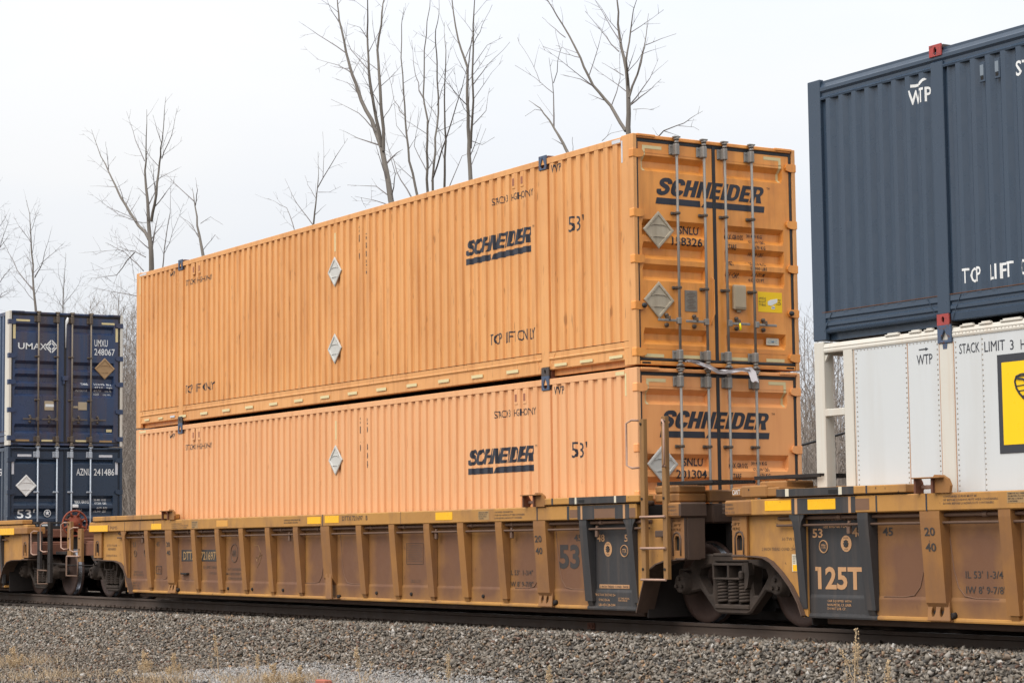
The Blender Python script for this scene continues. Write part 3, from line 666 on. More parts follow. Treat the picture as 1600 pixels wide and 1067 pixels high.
        mb = MB(); mb.tube([(D.face+.02, -.1, Z+4.32), (D.face+.03, -.075, Z+4.28), (D.face+.03, -.07, Z+3.85), (D.face+.02, -.11, Z+3.76), (D.face+.02, -.115, Z+3.70)], .008, 6)
        mb.build('holdback_hook', O_DUP, D.leafs[0])
        for zc, sg in ((.74, -1), (.74, 1)): MB().lathe([(.001, .06), (.03, .06), (.034, .03)], (D.face, sg*1.17, zb+zc), 'x', 12).build('hinge_bumper', GASKET, D.leafs[0 if sg < 0 else 1])
    return root, D

up_or, D_up = orange_container(3.167, 'upper orange container of the stack, with a yellow decal on its darker doors', '158326', True)
lo_or, D_lo = orange_container(.240, 'paler orange container sunk in the wagon well, number 201304 on its doors', '201304', False)

# ---------------- blue containers to the west
def blue_common(root, D, zb): pass
XB = -23.3
root, cs = base_container('freight_container', XB, 3.167, 'upper navy container with a bronze diamond placard and brown lock rods', 'blue stacked containers', NAVY_S, NAVY, OR_REFS, cast=(NAVY, DARKCAST), post_mt=CREAMPAINT, depth=.035)
D = Doors(root, XB, 3.167, NAVY, NAVY, post=CREAMPAINT, rod=mat('brown_grey_rod', lin(140, 126, 108, .8), lin(112, 98, 84, .78), vscale=5, rough=.5), keep=STEEL_DK, hinge=NAVY, gasket=mat('dark_door_seal', lin(40, 36, 36), rough=.6), hz=(2.66, 1.93, 1.36, .76, .16))
D.text('UMA', -1.085, 5.238, .14, .50, WHITE_INK, 'logo', .012, flat=True); D.text('X', -.60, 5.238, .14, .15, WHITE_INK, 'logo', .012, flat=True)
for r0, r1, gap in ((.158, .115, .012), (.098, .06, .012)):
    P = []
    for k in range(4):
        a = k*math.pi/2; c, s_ = math.cos(a), math.sin(a); rot = lambda p: (p[0]*c-p[1]*s_, p[0]*s_+p[1]*c)
        P.append([rot(q) for q in ((r0-gap, gap), (gap, r0-gap), (gap*.6, r1-gap*.6), (r1-gap*.6, gap*.6))])
    D.text('', -.335, 5.32, .2, .2, WHITE_INK, 'logo', polys=P, flat=True)
D.text('UMXU', .642, 5.355, .15, .31, WHITE_INK, bold=.008, flat=True); D.text('248067', .642, 5.163, .148, .475, WHITE_INK, bold=.008, flat=True)
D.placard(.88, 4.872, .236, mat('bronze_placard', lin(184, 150, 110, .8), lin(160, 126, 88, .8), vscale=6, rough=.45, metal=.2))
for body, y, z, h, wd in (('TARE', .335, 4.50, .045, .17), ('10395 lbs.', .645, 4.502, .045, .42), ('4710   kgs.', .645, 4.43, .045, .43), ('INTERIOR', .235, 4.358, .042, .27), ('4070   cu.ft.', .645, 4.36, .045, .43), ('125   cu.m.', .66, 4.285, .045, .40)):
    D.text(body, y, z, h, wd, WHITE_INK, res=1, bold=.01)
for a, b, z0, z1 in ((-1.13, -.825, 5.838, 5.885), (-1.2, -1.143, 5.46, 5.765), (.81, 1.11, 5.838, 5.885), (1.135, 1.19, 5.468, 5.77)): D.tape(a, b, z0, z1, CREAM)
for a, b, mt in ((-1.125, -.82, LABELTAN), (-.55, -.27, CREAM), (.22, .51, CREAM), (.77, 1.06, LABELTAN)): D.tape(a, b, 3.245, 3.297, mt)
mb = MB().box(D.face, D.face+.012, -.487, -.28, 3.93, 4.13, .005); pl = mb.build('document_box', BOXBEIGE, D.leafs[0]); MB().box(D.face+.012, D.face+.015, -.47, -.28, 4.005, 4.065).build('label', WHITE_INK, pl)
MB().box(D.face, D.face+.012, .275, .478, 3.95, 4.125, .005).build('document_box', BOXBEIGE, D.leafs[1])
MB().box(D.face, D.face+.012, .165, .27, 3.99, 4.035, .005).build('plate', BOXBEIGE, D.leafs[1])
MB().box(D.face-.037, D.face-.033, .94, 1.07, 3.483, 3.54).build('maker_sticker', CREAM, D.leafs[1])
MB().tube([(D.face+.03, .02, 5.96), (D.face+.032, .0, 5.88), (D.face+.03, -.02, 5.80), (D.face+.028, -.025, 5.3)], [.02, .04, .02, .012], 6).build('loose_strap', WHITE_INK, D.leafs[0])
mb = MB().box(D.face, D.face+.05, -.1, .04, 4.58, 4.68, .01); mb.box(D.face, D.face+.04, -.085, -.035, 4.50, 4.6, .01); mb.build('door_catch', NAVY, D.leafs[0])
blue_up = root
root, cs = base_container('freight_container', XB, .240, 'lower blue-grey container with a white diamond placard and bright lock rods', 'blue stacked containers', TEAL, TEAL, OR_REFS, cast=(TEAL, DARKCAST), depth=.035)
D = Doors(root, XB, .240, TEAL, TEAL, CH_LOW, gasket=mat('blue_black_door_seal', lin(26, 34, 46), rough=.6), rod=mat('bright_galvanised_rod', lin(186, 192, 200, .85), lin(160, 166, 174, .85), vscale=5, rough=.4, metal=.3), keep=mat('bright_galvanised_catch', lin(180, 186, 194, .85), rough=.45, metal=.3), hz=(2.62, 1.93, 1.36, .76, .16))
D.text('AZNU', .247, 2.53, .148, .335, WHITE_INK, bold=.008, flat=True); D.text('241486', .645, 2.53, .148, .475, WHITE_INK, bold=.008, flat=True)
D.placard(-.885, 2.305, .236, mat('white_placard', lin(232, 230, 226, .88), lin(214, 212, 208, .88), vscale=6, rough=.4))
D.text("53'", -1.065, 1.61, .19, .40, WHITE_INK, bold=.012)
D.text('', -.404, 1.712, .2, .2, WHITE_INK, 'logo', polys=[circ(0, 0, .08, n=20)], flat=True)
MB().add([(D.face+.007, -.404+u, 1.712+v) for u, v in circ(0, 0, .066, n=20)], [list(range(20))]).build('logo', TEAL, D.leafs[0], recalc=False)
MB().add([(D.face+.010, -.404+u, 1.712+v) for u, v in ((-.04, -.04), (0, -.02), (.045, -.045), (.02, .0), (.05, .03), (.01, .03), (-.005, .06), (-.02, .025), (-.055, .02), (-.022, -.004))], [list(range(10))]).build('logo', WHITE_INK, D.leafs[0], recalc=False)
for body, y, z, h, wd in (('MAX.GROSS', .235, 1.92, .072, .32), ('30.480  KGS', .675, 1.975, .048, .275), ('67.200  LBS', .675, 1.902, .048, .275), ('TARE', .25, 1.73, .065, .14), ('4.670  KGS', .715, 1.80, .045, .24), ('10.300  LBS', .675, 1.728, .048, .275), ('PAYLOAD', .255, 1.52, .07, .24), ('CU.CAP', .26, 1.37, .065, .21)):
    D.text(body, y, z, h, wd, WHITE_INK, res=1, bold=.012)
for a, b, z0, z1 in ((-1.08, -.77, 2.927, 2.978), (-1.22, -1.155, 2.55, 2.853), (.76, 1.07, 2.927, 2.978), (1.14, 1.2, 2.55, 2.853)): D.tape(a, b, z0, z1, WHITETAPE)
MB().box(D.face, D.face+.012, -.53, -.38, 1.18, 1.5, .005).build('document_box', WHITE_INK, D.leafs[0])
MB().box(D.face+.02, D.face+.09, .14, .27, 1.83, 1.9, .01).build('door_seal', WHITE_INK, D.leafs[1])
side_text(root, 'lettering', cs, '86', XB-.62, 2.53, .15, .22, WHITE_INK, bold=.008)

# ---------------- containers to the east: slate box over a white riveted one
XS = 3.385
SL_REFS = ((5.185+.062-XS-CL, .2135), (5.73+.062-XS-CL, .2135), (-.5, .2135))
root, cs = base_container('freight_container', XS+CL, 3.167, 'slate blue container with a red corner casting, loaded on the white container', 'containers on the east wagon', SLATE, SLATE, SL_REFS, top=(.235, 1), bottom='slate', cast=(RED, RED), depth=.042, teardrop=False, prof=dict(flat=.062, slope=.05))
T = lambda body, x, z, h, wd, mt=WHITE_INK, **k: side_text(root, 'lettering', cs, body, x, z, h, wd, mt, **k)
T('WTP', 5.02, 5.52, .155, .30, bold=.018, spacing=1.1)
T('', 5.045, 5.70, .1, .24, polys=[[(0, .005), (.15, .005), (.19, .03), (.235, .055), (.215, .07), (.185, .062), (.13, .033), (0, .037)]])
T('TOP', 5.74, 3.56, .155, .265, bold=.012); T('LIFT', 6.10, 3.56, .155, .35, bold=.012); T('ONLY', 6.53, 3.56, .155, .44, bold=.012); T('STACK 3 HIGH ONLY', 6.58, 5.535, .155, 1.7, bold=.018)
for x in (6.08, 6.29):
    t = MB().box(x, x+.075, YN-.004, YN+.02, 5.565, 5.77, .005).build('tag_bracket', SLATE, root)
    MB().box(x+.012, x+.062, YN-.009, YN-.003, 5.63, 5.74, .003).build('tag', mat('grey_tag', lin(120, 130, 140, .9), rough=.35), t)
    MB().box(x+.016, x+.058, YN-.007, YN-.003, 5.59, 5.625, .002).build('tag_slot', BLACKHOLE, t)
slate = root

XW = 3.385
root = thing('freight_container', (XW+CL/2, 0, .24), 'white riveted container with an open end frame and a yellow logo panel', 'shipping container', 'containers on the east wagon')
zb, zt = .24, 3.136
xs = [(4.04, 4.885), (4.885, 5.37), (5.57, 5.97), (5.97, 8.4), (8.4, 12.2), (12.2, XW+CL-.2)]
for a, b in xs:
    MB().box(a+.0015, b-.0015, YN+.012, YN+.03, zb+.3, 3.03, .0).build('side_panel', CWHITE, root)
MB().box(4.0, XW+CL-.05, YN+.035, -YN-.035, zb+.1, zt-.03).build('inner_shell', CWHITE, root)
box('corner_post', CREAMPAINT, root, XW, XW+.165, YN, YN+.14, zb, zt+.015, b=.008)
box('corner_post', CREAMPAINT, root, XW, XW+.165, -YN-.14, -YN, zb, zt+.015, b=.008)
box('frame_post', CREAMPAINT, root, 3.87, 4.02, YN+.002, YN+.1, zb, 3.04, b=.006); box('frame_post', CREAMPAINT, root, 3.87, 4.02, -YN-.1, -YN-.002, zb, 3.04, b=.006)
box('frame_rung', CREAMPAINT, root, XW+.16, 3.872, YN+.004, YN+.07, 2.332, 2.412, b=.006)
box('frame_rung', CREAMPAINT, root, XW+.02, XW+.14, YN+.14, -YN-.14, zt-.12, zt-.005, b=.006)
MB().prism([(XW+.165, 3.005), (3.60, 3.005), (XW+.165, 2.93)], 1, YN+.02, YN+.05).build('gusset', CREAMPAINT, root)
for a, b in ((XW+.165, 5.37), (5.57, XW+CL)):
    MB().prism([(YN+.004, 3.03), (YN-.002, 3.05), (YN+.004, 3.075), (YN-.001, 3.085), (YN+.02, 3.13), (YN+.12, 3.135), (YN+.12, 3.03)], 0, a, b).build('top_rail', CREAMPAINT, root)
    MB().prism([(-YN-.004, 3.03), (-YN-.02, 3.13), (-YN-.12, 3.135), (-YN-.12, 3.03)], 0, a, b).build('top_rail', CREAMPAINT, root)
MB().prism([(YN+.004, zb+.02), (YN+.004, zb+.3), (YN+.1, zb+.3), (YN+.1, zb+.02)], 0, XW+.165, XW+CL).build('bottom_rail', CREAMPAINT, root)
box('lift_post', CREAMPAINT, root, 5.372, 5.568, YN-.004, YN+.08, zb, 2.98, b=.012)
for x in (5.368, 5.572): MB().box(x-.008, x+.008, YN+.008, YN+.0125, zb+.3, 2.985).build('rust_seam', RUSTLINE, root)
for x in (4.04, 4.885): MB().box(x-.006, x+.006, YN+.009, YN+.0125, zb+.3, 3.03).build('rust_seam', mat('pale_rust_seam', lin(206, 184, 164, .9), rough=.6) if x < 4.5 else RUSTLINE, root)
me = plate([(-.1, -.09), (.1, -.09), (.1, .095), (-.1, .095)], [[(0, .05), (-.02, .01), (-.05, -.035), (-.05, -.06), (.05, -.06), (.05, -.035), (.02, .01)]], .016, .003)
c = MB().mesh(me, Matrix.Translation((5.468, YN-.004, 3.07)) @ Matrix.Rotation(R(90), 4, 'X')).build('corner_casting', BLUE, root)
MB().box(5.38, 5.555, YN+.02, YN+.12, 2.99, 3.15).build('casting_body', CREAMPAINT, c)
MB().prism([(5.432, 2.978), (5.505, 2.978), (5.495, 2.92), (5.44, 2.92)], 1, YN-.007, YN-.004).build('arrow_mark', BLUE, root)
rv = MB()
def rivrow(x, z0, z1, dz):
    z = z0
    while z < z1: rv.lathe([(.010, 0), (.007, -.005), (.001, -.007)], (x, YN+.012, z), 'y', 6, smooth=False); z += dz
for x, dz in ((4.075, .052), (4.86, .052), (5.335, .052), (5.605, .052), (5.985, .052), (7.2, .052)): rivrow(x, .9, 3.0, dz)
for i in range(24): rv.lathe([(.008, 0), (.005, -.005), (.001, -.006)], (4.1+.055*i, YN+.012, 3.012), 'y', 5, smooth=False)
for i in range(60): rv.lathe([(.008, 0), (.005, -.005), (.001, -.006)], (5.62+.05*i, YN+.003, 3.066), 'y', 5, smooth=False)
o = rv.build('rivets', RIVET, root); o['kind'] = 'stuff'
for x, l in ((4.55, .22), (4.92, .18), (5.15, .14), (5.68, .2), (5.95, .18), (6.25, .3)):
    clips = MB().box(x, x+l, YN+.0, YN+.03, 3.125, 3.142, .003); clips.box(x+.03, x+l-.03, YN+.01, YN+.05, 3.14, 3.156, .003); clips.build('roof_clip', CREAMPAINT, root)
ws = lambda nm, polys, x, z, mt, d: MB().add([(x+u, YN+.012-d, z+v) for p in polys for u, v in p], [list(range(sum(len(q) for q in polys[:i]), sum(len(q) for q in polys[:i+1]))) for i in range(len(polys))]).build(nm, mt, root, recalc=False)
for body, x, z, h, wd in (('WTP', 5.025, 2.785, .105, .235), ('STACK', 5.657, 2.852, .102, .29), ('LIMIT', 6.015, 2.845, .102, .285), ('3', 6.37, 2.838, .098, .05), ('HIGH', 6.515, 2.83, .102, .24)):
    vs, fs = text2d(body, h, wd); MB().add([(x+u, YN+.009, z+v) for u, v in vs], fs).build('lettering', INK, root, recalc=False)
ws('arrow_mark', [[(0, -.006), (.1, -.006), (.1, -.018), (.145, 0), (.1, .018), (.1, .006), (0, .006)]], 5.06, 2.943, INK, .003)
MB().box(6.19, 7.75, YN+.005, YN+.011, 1.822, 2.80, .001).build('logo_panel', BLACKPANEL, root)
MB().box(6.252, 7.69, YN+.002, YN+.0048, 1.905, 2.72, .0).build('logo_panel', YELLOW, root)
lg = MB(); lp = [(6.66, 2.59), (6.52, 2.588), (6.455, 2.57), (6.432, 2.52), (6.45, 2.455), (6.49, 2.40), (6.545, 2.35), (6.64, 2.295), (6.8, 2.26), (6.97, 2.29), (7.1, 2.37), (7.17, 2.47), (7.15, 2.55), (7.05, 2.585), (6.85, 2.592), (6.66, 2.59)]
lg.tube([(a, YN-.001, b) for a, b in lp], .011, 4, smooth=False)
lg.tube([(6.46, YN-.001, 2.55), (6.54, YN-.001, 2.54), (6.62, YN-.001, 2.5), (6.8, YN-.001, 2.49), (7.1, YN-.001, 2.54)], .013, 4, smooth=False)
for z0, a, b in ((2.475, 6.45, 7.15), (2.425, 6.475, 7.13), (2.375, 6.53, 7.09), (2.325, 6.6, 7.0), (2.565, 6.47, 7.1)): lg.tube([(a, YN-.001, z0), ((a+b)/2, YN-.001, z0+.02), (b, YN-.001, z0)], .006, 4, smooth=False)
lg.build('logo', INK, root)
white_c = root
# ------------------------------------------------------------------ well wagons
SY, WY = -1.50, -1.352                     # outer face of the sill, face of the side sheet
RIBS = [-7.1, -5.07+.0, 0]
RIB_S = [(-8.21, 'end'), (-7.12, 'rib'), (-6.09, 'wide'), (-5.03, 'rib'), (-4.03, 'rib'), (-3.06, 'rib'), (-2.05, 'rib'), (-1.03, 'rib'), (0, 'mid'), (1.09, 'rib'), (2.115, 'rib'), (3.135, 'rib'), (4.08, 'rib'), (5.08, 'rib'), (6.1, 'wide'), (7.12, 'rib'), (8.13, 'end')]

def both(mb, name, mt, root):
    mb.build(name, mt, root); return mb.mirror_y().build(name, mt, root)

def well_car(xc, ends, label, dark=()):
    """ends: 'joint' (shares a truck) or 'coupler' for the west and the east end; dark: names of the bays painted charcoal"""
    root = thing('well_wagon', (xc, 0, .15), label, 'rail wagon', 'intermodal well wagons')
    X = lambda s: xc+s
    # side sheets, one per bay, with the dust gradient of the bay as an attribute
    rs = RIB_S
    for (s0, k0), (s1, k1) in zip(rs, rs[1:]):
        isdark = any(a-.01 <= (s0+s1)/2 <= b+.01 for a, b in dark)
        for sg in (1, -1):
            mb = MB(); n = 6; zs = [.15, .36, .372, .40, .65, .95, 1.29]; yo = [-.012, -.012, -.010, 0, 0, 0, 0]
            xsn = [X(s0)+(X(s1)-X(s0))*i/n for i in range(n+1)]
            mb.grid([[(x, sg*(WY+yy), z) for z, yy in zip(zs, yo)] for x in xsn])
            o = mb.build('side_sheet', CHAR if isdark else WEB, root)
            at_ = o.data.attributes.new('bay', 'FLOAT', 'POINT')
            vals = []
            for i in range(n+1):
                f = i/n
                for z in zs: vals.append((.15 + .75*math.sin(math.pi*min(1, max(0, (f-.02)/.98))))*(1 if .2 < z < 1.2 else .55))
            at_.data.foreach_set('value', vals)
    # bottom chord
    both(MB().prism([(WY-.030, .15), (WY-.034, .165), (WY-.030, .185), (WY-.012, .195), (WY+.08, .19), (WY+.08, .15)], 0, X(-8.25), X(8.2)), 'bottom_chord', OCHRE, root)
    for a, b in dark:
        lo, hi = (a-.06, 8.14) if a > 0 else (-8.22, b+.06)
        MB().prism([(WY-.033, .147), (WY-.037, .165), (WY-.033, .187), (WY-.014, .197), (WY-.010, .20), (WY-.010, .15)], 0, X(lo), X(hi)).build('paint_band', CHAR, root)
    # top sill
    both(MB().box(X(-9.1 if ends[0] == 'joint' else -9.9), X(8.3 if ends[1] == 'joint' else 9.9), SY, WY+.03, 1.27, 1.452, .012), 'top_sill', OCHRE, root)
    # raised end sills that carry the crossover platforms
    for sg, e in ((-1, ends[0]), (1, ends[1])):
        lo, hi = sorted((sg*6.02, sg*(8.40 if e == 'joint' else 9.66)))
        if e == 'joint' and sg < 0: lo, hi = -8.5, -6.4
        both(MB().box(X(lo), X(hi), SY-.028, WY+.05, 1.468, 1.555, .010), 'raised_sill', OCHRE, root)
        MB().box(X(lo)+.02, X(hi)-.02, SY+.02, WY+.04, 1.45, 1.47).build('shadow_gap_strip', BLACKSTEEL, root)  # near-black strip puts the shadow line under the raised sill into colour
        # inside bulkhead, end floor and crossover platform
        xb = X(sg*8.2)
        box('end_bulkhead', BLACKSTEEL, root, xb, xb+sg*.03, WY+.06, -WY-.06, .062, 1.44)  # coloured near-black and carried low to put in the dark behind the wheels
        # container guide at the 40 ft point
        g = X(sg*6.02)
        for ysg in (1, -1):
            y0 = ysg*SY; d = -ysg; mb = MB()
            pr = [(.04, 1.452), (.27, 1.452), (.285, 1.52), (.25, 1.59), (.17, 1.63), (.06, 1.635), (.02, 1.60), (.02, 1.47)]
            mb.prism([(g+a, b) for a, b in pr], 1, y0-d*.005, y0+d*.03)
            mb.box(g-.21, g+.20, y0+d*.0, y0+d*.10, 1.598, 1.612, .004)
            gd = mb.build('container_guide', OCHRE_RIB, root)
            for dx in (-.215, .035):
                MB().prism([(y0+d*.06, 1.45), (y0-d*.03, 1.45), (y0-d*.03, 1.415), (y0-d*.022, 1.385), (y0-d*.038, 1.38), (y0-d*.05, 1.42), (y0-d*.048, 1.56), (y0-d*.02, 1.605), (y0+d*.06, 1.605)], 0, g+dx, g+dx+.028).build('guide_hook', RUSTSTEEL, gd)
            MB().tube([(g-.215, y0-d*.035, 1.515), (g+.06, y0-d*.035, 1.515)], .022, 10).build('guide_pin', LIGHTRUST, gd)
            MB().lathe([(.028, 0), (.052, .0), (.056, .02), (.052, .04), (.028, .04)], (g-.255, y0-d*.035, 1.515), 'x', 14).build('guide_roller', RUSTSTEEL, gd)
            MB().tube([(g+.17+.05*math.cos(t), y0-d*.01, 1.54+.045*math.sin(t)) for t in [R(-60)+R(220)*i/8 for i in range(9)]], .012, 6).build('guide_ring', RUSTSTEEL, gd)
    # ribs
    for s, kind in rs:
        isdark = any(a-.01 <= s <= b+.01 for a, b in dark); mt = CHAR if isdark else OCHRE_RIB
        for sg in (1, -1):
            f = lambda pts: [(sg*y, z) for y, z in pts]
            w = {'rib': .165, 'wide': .29, 'mid': .29, 'end': .115}[kind]; x0, x1 = X(s)-w/2, X(s)+w/2
            mb = MB(); dz = random.uniform(-.01, .01); dx = random.uniform(-.006, .006)
            x0 += dx; x1 += dx
            if kind in ('rib', 'end'):
                tip = [(WY-.004, 1.272), (SY+.008, 1.272), (SY+.008, 1.20), (WY-.06, .245+dz), (WY-.045, .225+dz), (WY-.03, .19+dz), (WY-.004, .19+dz)]
                mb.prism(f(tip[:4]+[(WY-.008, .245+dz)]), 0, x0, x1)
                mb.prism(f([(WY-.05, .245+dz), (WY-.03, .19+dz), (WY-.01, .19+dz), (WY-.008, .245+dz)]), 0, x0+.03, x1-.03)
                if kind == 'end':
                    for e, q in ((x0, -1), (x1, 1)):
                        mb.prism([(e, 1.272), (e+q*.07, 1.272), (e+q*.06, 1.235), (e+q*.02, 1.19), (e, 1.10)], 1, sg*(SY+.012), sg*(SY+.03))
            else:
                bot = .345 if kind == 'wide' else .48
                mb.prism(f([(WY-.004, 1.272), (SY+.006, 1.272), (SY+.006, 1.20), (WY-.085, bot), (WY-.004, bot-.12)]), 0, x0, x1)
            rb = mb.build('rib', mt, root)
            if kind == 'wide' and sg > 0 or kind == 'wide':
                out = [(-.155, .10), (.15, .10), (.20, -.095), (-.125, -.095)]
                holes = [[(a+u, v) for u, v in circ(0, 0, .032, .062, 12)] for a in (-.055, .065)]
                me = plate(out, holes, .014)
                M = Matrix.Translation((X(s)+dx, sg*(WY-.062), .262)) @ Matrix.Rotation(R(90 if sg > 0 else 90), 4, 'X') @ Matrix.Rotation(R(-14*sg), 4, 'X')
                br = MB().mesh(me, M); br.box(x0-.0, x1+.05, sg*(WY-.09), sg*(WY-.01), .16, .172, .004)
                bo = br.build('tie_down_bracket', OCHRE_RIB, rb)
                k = MB()
                for a in (-.055, .065): k.tube([(X(s)+a, sg*(WY-.01), .25), (X(s)+a, sg*(WY-.05), .245)], .02, 8)
                k.tube([(x1+.05, sg*(WY-.012), .22), (x1+.05, sg*(WY-.06), .22)], [.035, .028], 10)
                k.build('bolt', BLACKSTEEL, bo)
            if kind == 'mid':
                me = plate([(-.12, .20), (.06, .20), (.17, -.28), (-.03, -.28)], [[(.0+u, .10+v) for u, v in circ(0, 0, .028, .06, 12, )]], .02)
                M = Matrix.Translation((X(s)+dx+.02, sg*(WY-.09), .445)) @ Matrix.Rotation(R(90), 4, 'X') @ Matrix.Rotation(R(-6*sg), 4, 'X')
                bo = MB().mesh(me, M); bo.box(X(s)-.05, X(s)+.30, sg*(WY-.10), sg*(WY-.01), .16, .175, .004)
                bo = bo.build('tie_down_bracket', OCHRE_RIB, rb)
                k = MB()
                for px in (X(s)-.06, X(s)+.25): k.tube([(px, sg*(WY-.01), .20), (px, sg*(WY-.06), .20)], [.032, .026], 10)
                k.build('bolt', BLACKSTEEL, bo)
    # welded stiffener outlines on the sheets beside the wide ribs, drain plugs, pipes under the sill
    for s, sg in ((-5.9, 1), (5.9, -1), (6.36, 1), (.32, 1), (-.32, -1), (-6.34, -1)):
        x = X(s)
        pts = [(x-sg*.08, 1.20), (x-sg*.04, .95), (x, .68), (x+sg*.06, .50), (x+sg*.15, .415), (x+sg*.30, .395), (x+sg*.62, .39)]
        both(MB().tube([(a, WY-.002, b) for a, b in pts], .007, 6), 'weld_seam', SEAM, root)
    for s in (-4.0, -3.05, -1.9, 1.25, 2.3, 4.3): MB().tube([(X(s)+.18, WY-.005, .27), (X(s)+.18, WY-.035, .27)], [.03, .022], 8).build('drain_plug', BLACKSTEEL, root)
    for yy, zz, rr in ((SY+.085, 1.232, .022), (SY+.055, 1.152, .014)):
        MB().tube([(X(-8.6), yy, zz), (X(8.5), yy, zz)], rr, 8).build('brake_pipe', DUSTYGREY, root)
    for s in (-7.6, -5.4, -4.8, -1.7, -.4, 1.35, 2.35, 4.25, 5.3, 7.4):
        MB().tube([(X(s), SY+.085, 1.232), (X(s)+.07, SY+.085, 1.232)], .032, 8).build('pipe_clamp', DUSTYGREY, root)
    for s in (-1.35, 3.32, 5.33, 7.35, -7.4):
        MB().box(X(s)-.025, X(s)+.025, SY+.05, SY+.09, 1.05, 1.135, .006).tube([(X(s), SY+.06, 1.13), (X(s)+.02, SY+.06, 1.19)], .018, 6).build('pipe_hanger', DUSTYGREY, root)
    # floor: cross members low in the well
    k = MB()
    for i in range(-7, 8): k.box(X(i*1.08)-.06, X(i*1.08)+.06, WY+.03, -WY-.03, .17, .225)
    k.box(X(-8.2), X(8.2), -.1, .1, .17, .22); k.box(X(-8.05), X(8.05), -1.22, 1.22, .075, .165, .01); k.build('well_floor', BROWNSTEEL, root)
    # ends
    for sg, e in ((-1, ends[0]), (1, ends[1])):
        car_end(root, X, sg, e)
    return root

